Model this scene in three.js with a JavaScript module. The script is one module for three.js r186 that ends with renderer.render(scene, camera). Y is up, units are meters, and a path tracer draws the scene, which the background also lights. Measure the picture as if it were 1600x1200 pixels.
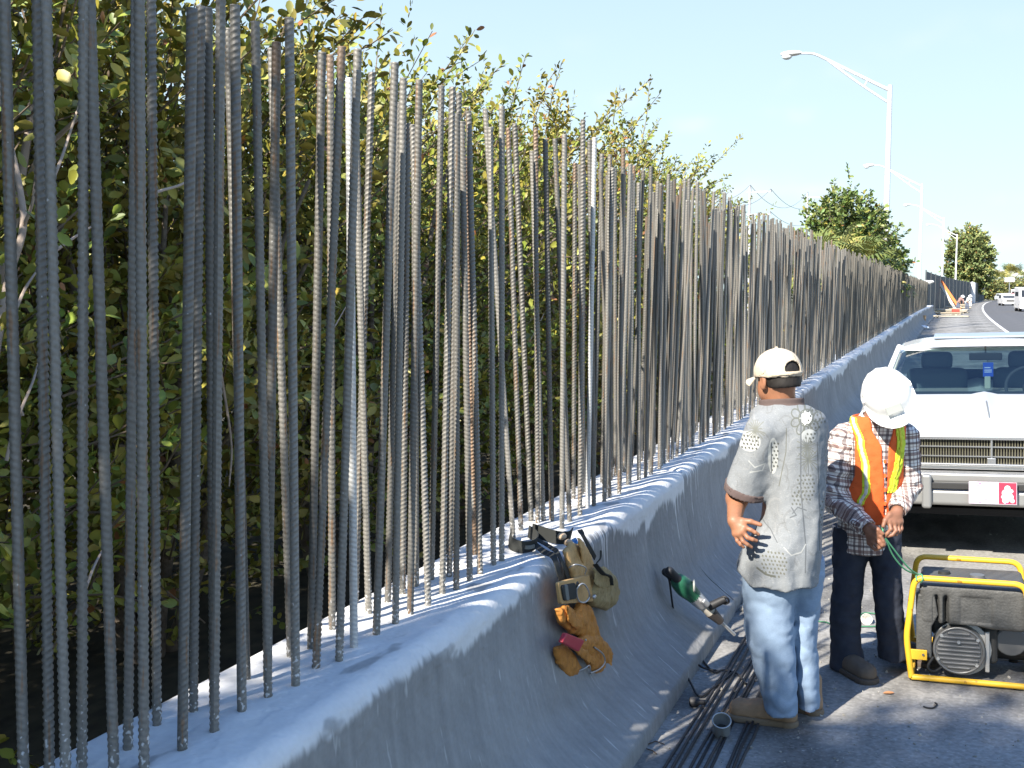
import * as THREE from 'three';
import { RoundedBoxGeometry } from 'three/addons/geometries/RoundedBoxGeometry.js';
import { ImprovedNoise } from 'three/addons/math/ImprovedNoise.js';
import { mergeGeometries, mergeVertices, toCreasedNormals } from 'three/addons/utils/BufferGeometryUtils.js';

// ---------------------------------------------------------------- camera
const F = 1700, EYE = 1.93, VX = 1482, VY = 456;          // photo pixels (1600 x 1200)
const PITCH = Math.atan((600 - VY) / F), YAW = Math.atan((VX - 800) / Math.hypot(F, 600 - VY));
const scene = new THREE.Scene();
const camera = new THREE.PerspectiveCamera(2 * Math.atan(600 / F) * 180 / Math.PI, 4 / 3, 0.05, 4000);
camera.position.set(0, EYE, 0);
camera.rotation.order = 'YXZ';
camera.rotation.set(-PITCH, YAW, 0);
camera.updateMatrixWorld(true);
scene.add(camera);

// ---------------------------------------------------------------- sun, sky, exposure
const SUN_AZ = 20 * Math.PI / 180, SUN_EL = 40 * Math.PI / 180;
const sunDir = new THREE.Vector3(-Math.sin(SUN_AZ) * Math.cos(SUN_EL), Math.sin(SUN_EL), Math.cos(SUN_AZ) * Math.cos(SUN_EL));
const sun = new THREE.DirectionalLight(new THREE.Color(1.0, 0.93, 0.82), 5.0);
sun.position.copy(sunDir).multiplyScalar(60);
sun.castShadow = true;
sun.shadow.mapSize.set(4096, 4096);
Object.assign(sun.shadow.camera, { left: -30, right: 30, top: 30, bottom: -30, near: 1, far: 200 });
sun.shadow.camera.updateProjectionMatrix();
scene.add(sun); scene.add(sun.target);

const renderer = new THREE.WebGLRenderer({ antialias: true });
renderer.setSize(1024, 768);
renderer.toneMapping = THREE.LinearToneMapping;
renderer.toneMappingExposure = 2.1;
renderer.shadowMap.enabled = true;

const perlin = new ImprovedNoise();
const N3 = (x, y, z) => perlin.noise(x, y, z);
const fbm = (x, y, z, o = 4) => { let a = 0, s = 1, t = 0; for (let i = 0; i < o; i++) { a += s * N3(x, y, z + i * 7.3); t += s; x *= 2.03; y *= 2.03; z *= 2.03; s *= 0.5; } return a / t; };
const clamp = (v, a = 0, b = 1) => Math.min(b, Math.max(a, v));
const sstep = (a, b, x) => { const t = clamp((x - a) / (b - a)); return t * t * (3 - 2 * t); };
const mix = (a, b, t) => a + (b - a) * t;
function rng(seed) { let s = seed >>> 0; return () => { s = (s + 0x6D2B79F5) | 0; let t = Math.imul(s ^ (s >>> 15), 1 | s); t = (t + Math.imul(t ^ (t >>> 7), 61 | t)) ^ t; return ((t ^ (t >>> 14)) >>> 0) / 4294967296; }; }

{ // clear pale sky with a few low clouds, computed as air and clouds only
  const w = 1024, h = 512, d = new Float32Array(w * h * 4);
  for (let j = 0; j < h; j++) {
    const el = ((j + 0.5) / h - 0.5) * Math.PI, s = Math.max(0, Math.sin(el));
    for (let i = 0; i < w; i++) {
      const th = (i + 0.5) / w * Math.PI * 2, k = Math.pow(s, 0.7);
      let r = mix(0.49, 0.035, k), g = mix(0.605, 0.14, k), b = mix(0.59, 0.44, k);
      const cx = Math.cos(th) * 6, cz = Math.sin(th) * 6, band = sstep(0.015, 0.05, el) * (1 - sstep(0.10, 0.26, el));
      const c = sstep(0.12, 0.42, fbm(cx * 1.6, el * 30, cz * 1.6, 5)) * band * 0.55;
      r = mix(r, 0.52, c); g = mix(g, 0.54, c); b = mix(b, 0.545, c);
      if (el < 0) { const q = sstep(0, -0.15, el); r = mix(r, 0.13, q); g = mix(g, 0.135, q); b = mix(b, 0.125, q); }
      const o = (j * w + i) * 4; d[o] = r; d[o + 1] = g; d[o + 2] = b; d[o + 3] = 1;
    }
  }
  const t = new THREE.DataTexture(d, w, h, THREE.RGBAFormat, THREE.FloatType);
  t.mapping = THREE.EquirectangularReflectionMapping; t.magFilter = THREE.LinearFilter; t.minFilter = THREE.LinearFilter; t.colorSpace = THREE.LinearSRGBColorSpace; t.needsUpdate = true;
  scene.background = t; scene.environment = t; 
}

// ---------------------------------------------------------------- pixel to place
const V = (x, y, z) => new THREE.Vector3(x, y, z);
const camX = V(1, 0, 0).applyQuaternion(camera.quaternion), camY = V(0, 1, 0).applyQuaternion(camera.quaternion), camZ = V(0, 0, -1).applyQuaternion(camera.quaternion);
const rayOf = (px, py) => camZ.clone().multiplyScalar(F).addScaledVector(camX, px - 800).addScaledVector(camY, 600 - py).normalize();
const eye = V(0, EYE, 0);
const onX = (px, py, X) => { const d = rayOf(px, py); return eye.clone().addScaledVector(d, X / d.x); };
const onY = (px, py, Y) => { const d = rayOf(px, py); return eye.clone().addScaledVector(d, (Y - EYE) / d.y); };
const onZ = (px, py, Z) => { const d = rayOf(px, py); return eye.clone().addScaledVector(d, Z / d.z); };
const CROSS = 0.035, TOE = -1.13;                          // the shoulder rises away from the barrier
const ground = x => x > TOE ? (Math.min(x, 30) - TOE) * CROSS : 0;
const onGround = (px, py) => { const d = rayOf(px, py); const t = (EYE + TOE * CROSS) / (d.x * CROSS - d.y); return eye.clone().addScaledVector(d, t); };
const bend = z => { const k = -z; return (k > 50 ? 1.6e-4 * (k - 50) ** 2 : 0) + (k > 210 ? 9e-4 * (k - 210) ** 2 : 0); };

// ---------------------------------------------------------------- naming helpers
const taken = new Map();
function numbered(name) { const n = taken.get(name) || 0; taken.set(name, n + 1); return n ? `${name}_${String(n).padStart(3, '0')}` : name; }
function shade(o) { o.traverse(m => { if (m.isMesh) { m.castShadow = true; m.receiveShadow = true; } }); return o; }
function tag(o, label, category, group, kind) { o.userData.label = label; if (category) o.userData.category = category; if (group) o.userData.group = group; if (kind) o.userData.kind = kind; return o; }
function thing(name, label, category, pos = [0, 0, 0], ry = 0, group) { const g = new THREE.Group(); g.name = numbered(name); g.position.set(...pos); g.rotation.y = ry; scene.add(g); return tag(g, label, category, group); }
function part(name, geo, mat, parent) { const m = new THREE.Mesh(geo, mat); m.name = name; m.castShadow = m.receiveShadow = true; parent.add(m); return m; }
function solo(name, geo, mat, label, category, group) { const m = new THREE.Mesh(geo, mat); m.name = numbered(name); m.castShadow = m.receiveShadow = true; scene.add(m); return tag(m, label, category, group); }
function structure(name, geo, mat, label, category) { const m = new THREE.Mesh(geo, mat); m.name = numbered(name); m.castShadow = m.receiveShadow = true; scene.add(m); tag(m, label, category); m.userData.kind = 'structure'; return m; }

// ---------------------------------------------------------------- geometry helpers
const norm = g => { const n = g.index ? g.toNonIndexed() : g; for (const k of Object.keys(n.attributes)) if (!['position', 'normal', 'uv'].includes(k)) n.deleteAttribute(k); return n; };
const merge = list => mergeGeometries(list.map(norm));
function box(w, h, d, x = 0, y = 0, z = 0, r = 0) { const g = r > 0 ? new RoundedBoxGeometry(w, h, d, 2, r) : new THREE.BoxGeometry(w, h, d); g.translate(x, y, z); return g; }
function cyl(a, b, r1, r2 = r1, seg = 12, open = false) { const d = b.clone().sub(a), L = d.length(); const g = new THREE.CylinderGeometry(r2, r1, L, seg, 1, open); g.translate(0, L / 2, 0); g.applyQuaternion(new THREE.Quaternion().setFromUnitVectors(V(0, 1, 0), d.normalize())); g.translate(a.x, a.y, a.z); return g; }
function tube(pts, r, seg = 40, rs = 8, closed = false, tension = 0.5) { return new THREE.TubeGeometry(new THREE.CatmullRomCurve3(pts, closed, 'catmullrom', tension), seg, r, rs, closed); }
function pipe(pts, rad, r, rs = 10, bendSeg = 6) { // straight runs with rounded corners
  const path = new THREE.CurvePath(); let prev = pts[0];
  for (let i = 1; i < pts.length; i++) {
    if (i === pts.length - 1) { path.add(new THREE.LineCurve3(prev, pts[i])); break; }
    const p = pts[i], a = prev.clone().sub(p).normalize(), b = pts[i + 1].clone().sub(p).normalize();
    const p0 = p.clone().addScaledVector(a, rad), p1 = p.clone().addScaledVector(b, rad);
    path.add(new THREE.LineCurve3(prev, p0)); path.add(new THREE.QuadraticBezierCurve3(p0, p.clone(), p1)); prev = p1;
  }
  const q = []; for (const c of path.curves) { const n = c.isLineCurve3 ? 1 : bendSeg; for (let i = 0; i < n; i++) q.push(c.getPoint(i / n)); } q.push(pts[pts.length - 1].clone());
  return sweep(q, r, rs);
}
function sweep(q, r, rs = 10, caps = true) { // round sweep through a polyline, radius number or function
  const pos = [], uv = [], idx = []; let nrm = V(0, 0, 0), len = 0;
  for (let i = 0; i < q.length; i++) {
    const t = q[Math.min(i + 1, q.length - 1)].clone().sub(q[Math.max(i - 1, 0)]).normalize();
    if (!i) { nrm = Math.abs(t.y) > 0.8 ? V(1, 0, 0) : V(0, 1, 0); } else len += q[i].distanceTo(q[i - 1]);
    nrm.addScaledVector(t, -nrm.dot(t)).normalize(); const bn = t.clone().cross(nrm); const rr = typeof r === 'function' ? r(i / (q.length - 1)) : r;
    for (let k = 0; k <= rs; k++) { const a = k / rs * Math.PI * 2; const p = q[i].clone().addScaledVector(nrm, Math.cos(a) * rr).addScaledVector(bn, Math.sin(a) * rr); pos.push(p.x, p.y, p.z); uv.push(k / rs * Math.PI * 2 * rr, len); }
  }
  const W = rs + 1;
  for (let i = 0; i < q.length - 1; i++) for (let k = 0; k < rs; k++) { const a = i * W + k; idx.push(a, a + W, a + 1, a + 1, a + W, a + W + 1); }
  if (caps) for (const [i, f] of [[0, 1], [q.length - 1, -1]]) { const c = pos.length / 3; pos.push(q[i].x, q[i].y, q[i].z); uv.push(0, 0); for (let k = 0; k < rs; k++) { const a = i * W + k; f > 0 ? idx.push(c, a, a + 1) : idx.push(c, a + 1, a); } }
  const g = new THREE.BufferGeometry(); g.setAttribute('position', new THREE.Float32BufferAttribute(pos, 3)); g.setAttribute('uv', new THREE.Float32BufferAttribute(uv, 2)); g.setIndex(idx); g.computeVertexNormals(); return g;
}
function grid(nu, nv, fn) { // fn(i/nu, j/nv) -> [x,y,z,u,v]
  const pos = [], uv = [], idx = [];
  for (let j = 0; j <= nv; j++) for (let i = 0; i <= nu; i++) { const p = fn(i / nu, j / nv); pos.push(p[0], p[1], p[2]); uv.push(p[3] ?? i / nu, p[4] ?? j / nv); }
  for (let j = 0; j < nv; j++) for (let i = 0; i < nu; i++) { const a = j * (nu + 1) + i, b = a + nu + 1; idx.push(a, a + 1, b, a + 1, b + 1, b); }
  const g = new THREE.BufferGeometry(); g.setAttribute('position', new THREE.Float32BufferAttribute(pos, 3)); g.setAttribute('uv', new THREE.Float32BufferAttribute(uv, 2)); g.setIndex(idx); g.computeVertexNormals(); return g;
}
function shapeSolid(pts, depth, bevel = 0.003, seg = 2) { const s = new THREE.Shape(pts.map(p => new THREE.Vector2(p[0], p[1]))); const g = new THREE.ExtrudeGeometry(s, { depth, bevelEnabled: bevel > 0, bevelThickness: bevel, bevelSize: bevel, bevelSegments: seg, steps: 1, curveSegments: 8 }); g.translate(0, 0, -depth / 2); return g; }
const xf = (g, o = {}) => { const m = new THREE.Matrix4().compose(V(...(o.p || [0, 0, 0])), new THREE.Quaternion().setFromEuler(new THREE.Euler(...(o.r || [0, 0, 0]))), V(...(o.s || [1, 1, 1]))); return g.applyMatrix4(m); };

// ---------------------------------------------------------------- texture helpers
const lin2s = c => { c = clamp(c); return Math.round(255 * (c <= 0.0031308 ? 12.92 * c : 1.055 * Math.pow(c, 1 / 2.4) - 0.055)); };
function texture(w, h, fn, rx = 1, ry = 1) { // fn(u, v) -> linear rgb
  const d = new Uint8Array(w * h * 4);
  for (let j = 0; j < h; j++) for (let i = 0; i < w; i++) { const c = fn((i + 0.5) / w, (j + 0.5) / h), o = (j * w + i) * 4; d[o] = lin2s(c[0]); d[o + 1] = lin2s(c[1]); d[o + 2] = lin2s(c[2]); d[o + 3] = 255; }
  const t = new THREE.DataTexture(d, w, h); t.colorSpace = THREE.SRGBColorSpace; t.magFilter = THREE.LinearFilter; t.minFilter = THREE.LinearMipmapLinearFilter; t.generateMipmaps = true; t.wrapS = t.wrapT = THREE.RepeatWrapping; t.repeat.set(rx, ry); t.needsUpdate = true; return t;
}
function greyTexture(w, h, fn, rx = 1, ry = 1) { const d = new Uint8Array(w * h * 4); for (let j = 0; j < h; j++) for (let i = 0; i < w; i++) { const c = clamp(fn((i + 0.5) / w, (j + 0.5) / h)) * 255, o = (j * w + i) * 4; d[o] = d[o + 1] = d[o + 2] = c; d[o + 3] = 255; } const t = new THREE.DataTexture(d, w, h); t.magFilter = THREE.LinearFilter; t.wrapS = t.wrapT = THREE.RepeatWrapping; t.repeat.set(rx, ry); t.needsUpdate = true; return t; }
function canvasTexture(w, h, draw) { const c = document.createElement('canvas'); c.width = w; c.height = h; draw(c.getContext('2d'), w, h); const t = new THREE.CanvasTexture(c); t.colorSpace = THREE.SRGBColorSpace; t.wrapS = t.wrapT = THREE.RepeatWrapping; return t; }
const rgb = (r, g, b) => new THREE.Color().setRGB(r, g, b);
const mat = (r, g, b, rough = 0.8, o = {}) => new THREE.MeshStandardMaterial({ color: rgb(r, g, b), roughness: rough, metalness: 0, ...o });
const bumpNoise = greyTexture(512, 512, (u, v) => 0.5 + 0.5 * fbm(u * 40, v * 40, 3, 4));

// ---------------------------------------------------------------- distance fields
function surfaceNets(sdf, lo, hi, cell) {
  const n = [0, 1, 2].map(i => Math.ceil((hi[i] - lo[i]) / cell) + 1), [nx, ny, nz] = n, f = new Float32Array(nx * ny * nz);
  const B = 4, far = cell * B * 1.45 + 0.022;               // blocks well away from the surface are filled without sampling
  for (let k = 0; k < nz; k += B) for (let j = 0; j < ny; j += B) for (let i = 0; i < nx; i += B) {
    const m = sdf(lo[0] + (i + B / 2 - 0.5) * cell, lo[1] + (j + B / 2 - 0.5) * cell, lo[2] + (k + B / 2 - 0.5) * cell), skip = Math.abs(m) > far;
    for (let c = k; c < Math.min(nz, k + B); c++) for (let b = j; b < Math.min(ny, j + B); b++) for (let a = i; a < Math.min(nx, i + B); a++) f[a + nx * (b + ny * c)] = skip ? m : sdf(lo[0] + a * cell, lo[1] + b * cell, lo[2] + c * cell);
  }
  const id = new Int32Array(nx * ny * nz).fill(-1), pos = [], idx = [], at = (i, j, k) => i + nx * (j + ny * k);
  const off = []; for (let c = 0; c < 8; c++) off.push([c & 1, (c >> 1) & 1, (c >> 2) & 1]);
  const E = []; for (let a = 0; a < 8; a++) for (let b = a + 1; b < 8; b++) { const x = a ^ b; if (x === 1 || x === 2 || x === 4) E.push([a, b]); }
  for (let k = 0; k < nz - 1; k++) for (let j = 0; j < ny - 1; j++) for (let i = 0; i < nx - 1; i++) {
    const q0 = at(i, j, k), v = [f[q0], f[q0 + 1], f[q0 + nx], f[q0 + nx + 1], f[q0 + nx * ny], f[q0 + nx * ny + 1], f[q0 + nx * ny + nx], f[q0 + nx * ny + nx + 1]]; let m = 0; for (let c = 0; c < 8; c++) if (v[c] < 0) m |= 1 << c; if (m === 0 || m === 255) continue;
    let x = 0, y = 0, z = 0, c = 0; for (const [a, b] of E) if ((v[a] < 0) !== (v[b] < 0)) { const t = v[a] / (v[a] - v[b]); x += off[a][0] + t * (off[b][0] - off[a][0]); y += off[a][1] + t * (off[b][1] - off[a][1]); z += off[a][2] + t * (off[b][2] - off[a][2]); c++; }
    id[at(i, j, k)] = pos.length / 3; pos.push(lo[0] + (i + x / c) * cell, lo[1] + (j + y / c) * cell, lo[2] + (k + z / c) * cell);
  }
  const quad = (a, b, c, d, s) => { if (a < 0 || b < 0 || c < 0 || d < 0) return; s ? idx.push(a, b, c, a, c, d) : idx.push(a, c, b, a, d, c); };
  for (let k = 1; k < nz - 1; k++) for (let j = 1; j < ny - 1; j++) for (let i = 1; i < nx - 1; i++) {
    const s = f[at(i, j, k)] < 0;
    if (s !== f[at(i + 1, j, k)] < 0) quad(id[at(i, j - 1, k - 1)], id[at(i, j, k - 1)], id[at(i, j, k)], id[at(i, j - 1, k)], s);
    if (s !== f[at(i, j + 1, k)] < 0) quad(id[at(i - 1, j, k - 1)], id[at(i - 1, j, k)], id[at(i, j, k)], id[at(i, j, k - 1)], s);
    if (s !== f[at(i, j, k + 1)] < 0) quad(id[at(i - 1, j - 1, k)], id[at(i, j - 1, k)], id[at(i, j, k)], id[at(i - 1, j, k)], s);
  }
  const g = new THREE.BufferGeometry(); g.setAttribute('position', new THREE.Float32BufferAttribute(pos, 3)); g.setIndex(idx); g.computeVertexNormals(); 
  g.setAttribute('uv', new THREE.Float32BufferAttribute(new Float32Array(pos.length / 3 * 2), 2)); return g;
}
const smin = (a, b, k) => { const h = Math.max(k - Math.abs(a - b), 0) / k; return Math.min(a, b) - h * h * k * 0.25; };
const smax = (a, b, k) => -smin(-a, -b, k);
function cone(a, b, ra, rb) { const bx = b.x - a.x, by = b.y - a.y, bz = b.z - a.z, L = bx * bx + by * by + bz * bz || 1e-9; return (x, y, z) => { const px = x - a.x, py = y - a.y, pz = z - a.z, t = clamp((px * bx + py * by + pz * bz) / L); const dx = px - t * bx, dy = py - t * by, dz = pz - t * bz; return Math.sqrt(dx * dx + dy * dy + dz * dz) - (ra + t * (rb - ra)); }; }
function ell(c, r, q) { const iq = q ? q.clone().invert() : null, v = V(0, 0, 0), m = Math.min(...r); return (x, y, z) => { v.set(x - c.x, y - c.y, z - c.z); if (iq) v.applyQuaternion(iq); const a = v.x / r[0], b = v.y / r[1], d = v.z / r[2], k0 = Math.sqrt(a * a + b * b + d * d), a2 = v.x / (r[0] * r[0]), b2 = v.y / (r[1] * r[1]), d2 = v.z / (r[2] * r[2]), k1 = Math.sqrt(a2 * a2 + b2 * b2 + d2 * d2); return k1 < 1e-6 ? -m : k0 * (k0 - 1) / k1; }; }
function join(list, k) { return (x, y, z) => { let d = 1e9; for (const s of list) d = d > 1e8 ? s(x, y, z) : smin(d, s(x, y, z), k); return d; }; }
const planarUV = (g, U, W) => { const p = g.attributes.position, uv = g.attributes.uv; for (let i = 0; i < p.count; i++) uv.setXY(i, U(p.getX(i), p.getY(i), p.getZ(i)), W(p.getX(i), p.getY(i), p.getZ(i))); return g; };
// ================================================================ ground, road
{
  const r1 = rng(5);
  const dirt = mat(0.11, 0.105, 0.07, 1, { map: texture(512, 512, (u, v) => { const n = fbm(u * 14, v * 14, 1, 5), k = 0.8 + 0.9 * n; return [0.9 * k, 0.9 * k, 0.8 * k]; }, 300, 300) });
  structure('ground', grid(60, 60, (u, v) => { const x = (u - 0.5) * 5000, z = (0.5 - v) * 5000; return [x, -0.12, z, u, v]; }), dirt, 'bare dull green earth spreading to the horizon', 'ground');
  const verge = mat(0.07, 0.06, 0.035, 1, { map: texture(512, 512, (u, v) => { const n = fbm(u * 30, v * 30, 9, 5), k = 0.7 + 0.9 * n; return [k, k, k]; }, 4, 30) });
  structure('verge', grid(8, 120, (u, v) => { const x = -14 + u * 12.15, z = 25 - v * 140; return [x, -0.02 + 0.05 * fbm(x, z, 4), z, u, v]; }), verge, 'dark leaf littered soil behind the concrete barrier', 'soil');
  // dusty shoulder: asphalt with cement dust, splashes and pale chips
  const flecks = []; for (let i = 0; i < 900; i++) flecks.push([r1(), r1(), 0.0006 + 0.0016 * r1() ** 3, 0.4 + 0.5 * r1()]);
  const W = 1024, cellN = 64, cells = new Map(); flecks.forEach(f => { const k = Math.floor(f[0] * cellN) + ',' + Math.floor(f[1] * cellN); (cells.get(k) || cells.set(k, []).get(k)).push(f); });
  const shTex = texture(W, W, (u, v) => {
    const x = u * 6, y = v * 6; const a = fbm(x * 0.9, y * 0.9, 2, 4), b = fbm(x * 5, y * 2.2, 8, 4), c = fbm(x * 40, y * 40, 5, 2), sp = N3(x * 90, y * 90, 2);
    const dust = sstep(-0.30, 0.40, a + 0.7 * b + 0.05), k = mix(0.125, 0.30, dust) * (1 + 0.45 * c) + (sp > 0.38 ? 0.075 : 0) - (sp < -0.42 ? 0.05 : 0);
    let r = k * 1.03, g = k * 1.0, bl = k * 0.94;
    const ci = Math.floor(u * cellN), cj = Math.floor(v * cellN);
    const fl = cells.get(ci + ',' + cj); if (fl) for (const f of fl) { const d = Math.hypot(u - f[0], (v - f[1]) * (0.7 + f[3])); if (d < f[2] * 0.55) { r = f[3] * 0.7; g = f[3] * 0.69; bl = f[3] * 0.66; } }
    return [r, g, bl];
  });
  const shoulder = new THREE.MeshStandardMaterial({ map: shTex, roughness: 0.92, bumpMap: greyTexture(512, 512, (u, v) => 0.5 + 0.28 * fbm(u * 120, v * 120, 1, 3) + 0.3 * fbm(u * 20, v * 20, 4, 3)), bumpScale: 0.006 });
  const zs = v => v < 0.35 ? 14 - v / 0.35 * 34 : -20 - ((v - 0.35) / 0.65) ** 2 * 500;
  structure('shoulder', grid(24, 240, (u, v) => { const z = zs(v), b = bend(z), x0 = -1.145 + b, x = x0 + u * 4.0; return [x, ground(x - b), z, (x - b) / 6 + 0.37, -z / 6]; }), shoulder, 'dusty grey asphalt shoulder where the men work', 'shoulder');
  const roadM = mat(0.115, 0.115, 0.12, 0.9, { map: texture(512, 512, (u, v) => { const n = fbm(u * 8, v * 8, 2, 4), f = fbm(u * 200, v * 200, 3, 2), k = 0.9 + 0.45 * n + 0.35 * f; return [k, k, k]; }, 1, 1), bumpMap: bumpNoise, bumpScale: 0.004 });
  structure('road', grid(12, 240, (u, v) => { const z = zs(v), b = bend(z), x = 2.6 + b + u * 11; return [x, ground(x - b) + 0.006, z, u * 3, -z / 4]; }), roadM, 'smooth dark asphalt carriageway beyond the edge line', 'road');
  const paint = mat(0.78, 0.78, 0.76, 0.7, { map: texture(128, 1024, (u, v) => { const n = fbm(u * 6, v * 60, 3, 4); const k = n < -0.22 ? 0.45 : 0.95; return [k, k, k]; }) });
  const strip = (x0, w, z0, z1, n = 80) => grid(2, n, (u, v) => { const z = z0 + (z1 - z0) * v, b = bend(z), x = x0 + u * w + b; return [x, ground(x - b) + 0.011, z, u, v * 8]; });
  structure('edge_line', strip(2.42, 0.16, 5, -260), paint, 'solid white edge line painted between shoulder and carriageway', 'road marking');
  const dash = []; for (let z = -20; z > -260; z -= 12) dash.push(strip(6.2, 0.14, z, z - 3, 3)); 
  structure('lane_line', merge(dash), paint, 'broken white lane line along the carriageway', 'road marking');
  const pale = mat(0.62, 0.61, 0.58, 0.9, { map: texture(256, 256, (u, v) => { const k = 0.92 + 0.2 * fbm(u * 20, v * 20, 2, 3); return [k, k, k]; }, 3, 20) });
  structure('concrete_road', grid(8, 160, (u, v) => { const z = -60 - v * 420, b = bend(z), x = 13.6 + b + u * 26; return [x, ground(Math.min(x - b, 13.6)) + 0.004, z, u, v]; }), pale, 'pale concrete lanes on the far side of the median', 'road');
}

// ================================================================ concrete barrier
const BTOP = 0.85;
{
  // section from the back foot over the top down to the toe
  const P = [[-1.91, -0.02], [-1.91, 0.40], [-1.905, 0.80]];
  for (let i = 0; i <= 4; i++) { const a = Math.PI - i / 4 * Math.PI / 2; P.push([-1.885 + Math.cos(a) * 0.02, 0.83 + Math.sin(a) * 0.02]); }
  for (let i = 1; i < 14; i++) P.push([-1.885 + i / 14 * 0.365, BTOP]);
  for (let i = 0; i <= 8; i++) { const a = Math.PI / 2 - i / 8 * Math.PI * 0.47; P.push([-1.52 + Math.cos(a) * 0.07, 0.78 + Math.sin(a) * 0.07]); }
  for (let i = 1; i <= 16; i++) { const t = i / 16; P.push([mix(-1.45, -1.385, t * t), mix(0.78, 0.36, t)]); }
  const c0 = V(-1.385, 0.36, 0), c1 = V(-1.365, 0.265, 0), c2 = V(-1.27, 0.185, 0); for (let i = 1; i <= 8; i++) { const t = i / 8; P.push([(1 - t) ** 2 * c0.x + 2 * t * (1 - t) * c1.x + t * t * c2.x, (1 - t) ** 2 * c0.y + 2 * t * (1 - t) * c1.y + t * t * c2.y]); }
  for (let i = 1; i <= 8; i++) { const t = i / 8; P.push([mix(-1.27, -1.145, t), mix(0.185, 0.088, t)]); }
  P.push([-1.135, 0.08], [-1.132, 0.06], [-1.13, 0.03], [-1.13, -0.03]);
  const arc = [0]; for (let i = 1; i < P.length; i++) arc.push(arc[i - 1] + Math.hypot(P[i][0] - P[i - 1][0], P[i][1] - P[i - 1][1]));
  const total = arc[arc.length - 1], arcAt = (x, y) => { let best = 0, bd = 9; P.forEach((p, i) => { const d = Math.hypot(p[0] - x, p[1] - y); if (d < bd) { bd = d; best = i; } }); return arc[best]; };
  const aTopB = arcAt(-1.885, 0.85), aEdge = arcAt(-1.47, 0.83), aBreak = arcAt(-1.36, 0.27), aToe = arcAt(-1.145, 0.088);
  const drips = rng(77), dn = 420, dl = []; for (let i = 0; i < dn; i++) { dl.push(Math.pow(drips(), 5) * 0.30 + 0.01 * drips()); }
  const LEN = 6;
  const bTex = texture(1536, 512, (u, v) => {
    const s = u * LEN, a = v * total; // metres
    const wave = 0.075 + 0.085 * fbm(s * 1.3, 3.3, 1, 3) * 2 + 0.05 * Math.sin(s * 1.05 + 0.6);
    const i = Math.floor(u * dn), fr = (u * dn - i), dd = dl[i] * sstep(0, 0.35, fr) * sstep(1, 0.65, fr);
    const rag = 0.03 * fbm(s * 34, 0.5, 2, 3);
    const below = a - aEdge; // metres past the top edge, down the face
    const white = 1 - sstep(-0.012, 0.022, below - wave - rag - dd * sstep(0.02, 0.35, N3(s * 0.9, 4, 9)));
    const st = fbm(s * 26, a * 1.1, 6, 4), big = fbm(s * 1.1, a * 1.8, 11, 4), fine = fbm(s * 70, a * 70, 2, 3), diag = fbm((s - a) * 16, (s + a) * 4.5, 3, 4);
    let face = 0.275 + 0.065 * st + 0.08 * big + 0.05 * diag + 0.03 * fine;
    const sc = fbm(s * 42, a * 5.5, 21, 3); if (sc > 0.30) face += 0.17 * sstep(0.30, 0.48, sc);
    const patch = fbm(s * 3.1, a * 7, 31, 4), top = 0.70 + 0.09 * fbm(s * 8, a * 14, 8, 4) + 0.05 * fine - 0.30 * sstep(0.24, 0.36, patch);
    const k = clamp(mix(face, top, white), 0.06, 0.82);
    return [k, k * 0.995, k * 0.98];
  });
  const m = new THREE.MeshStandardMaterial({ map: bTex, roughness: 0.95, bumpMap: greyTexture(1536, 384, (u, v) => { const s = u * LEN, a = v * total; const tr = fbm(s * 9, a * 16, 7, 4); return 0.5 + 0.20 * fbm(s * 45, a * 45, 2, 4) + 0.18 * fbm(s * 60, a * 6, 5, 3) + 0.25 * Math.abs(tr) + 0.15 * sstep(0.1, 0.14, tr); }), bumpScale: 0.006 });
  const bar = thing('concrete_barrier', 'long grey concrete traffic barrier with pale slurry over its top edge', 'barrier');
  let z0 = 4; const segs = [[4, -0.5, 40], [-0.5, -6.46, 260], [-6.47, -12.46, 130]]; for (let z = -12.47; z > -92; z -= 6) segs.push([z, z - 5.99, z > -40 ? 30 : 8]);
  segs.forEach(([za, zb, n], si) => {
    const rr = rng(900 + si), uo = si === 1 ? 0.08 : rr(), flip = si % 2 ? 1 : -1;
    const g = grid(P.length - 1, n, (u, v) => {
      const i = Math.round(u * (P.length - 1)), z = za + (zb - za) * v; let [x, y] = P[i];
      const topw = sstep(aTopB - 0.02, aTopB + 0.05, arc[i]) * (1 - sstep(aEdge + 0.02, aEdge + 0.25, arc[i]));
      const lump = 0.006 * fbm(x * 9, y * 9, z * 5, 3) + 0.006 * fbm(x * 3, 5, z * 1.6, 3);
      y += topw * lump * 1.4; if (arc[i] > aEdge - 0.06 && arc[i] < aToe) x += 0.005 * fbm(7, y * 3, z * 1.4, 3) + 0.006 * topw * fbm(2, y * 8, z * 4.5, 3);
      if (Math.abs(v) < 1e-9 || Math.abs(v - 1) < 1e-9) { x -= (arc[i] > aEdge ? 0.012 : 0); if (arc[i] > aTopB && arc[i] < aEdge) y -= 0.010; }
      return [x + bend(z), y, z, uo - flip * z / LEN, arc[i] / total];
    });
    g.setIndex(Array.from(g.index.array).reverse()); g.computeVertexNormals();
    part('barrier_segment', g, m, bar);
  });
}

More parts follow.
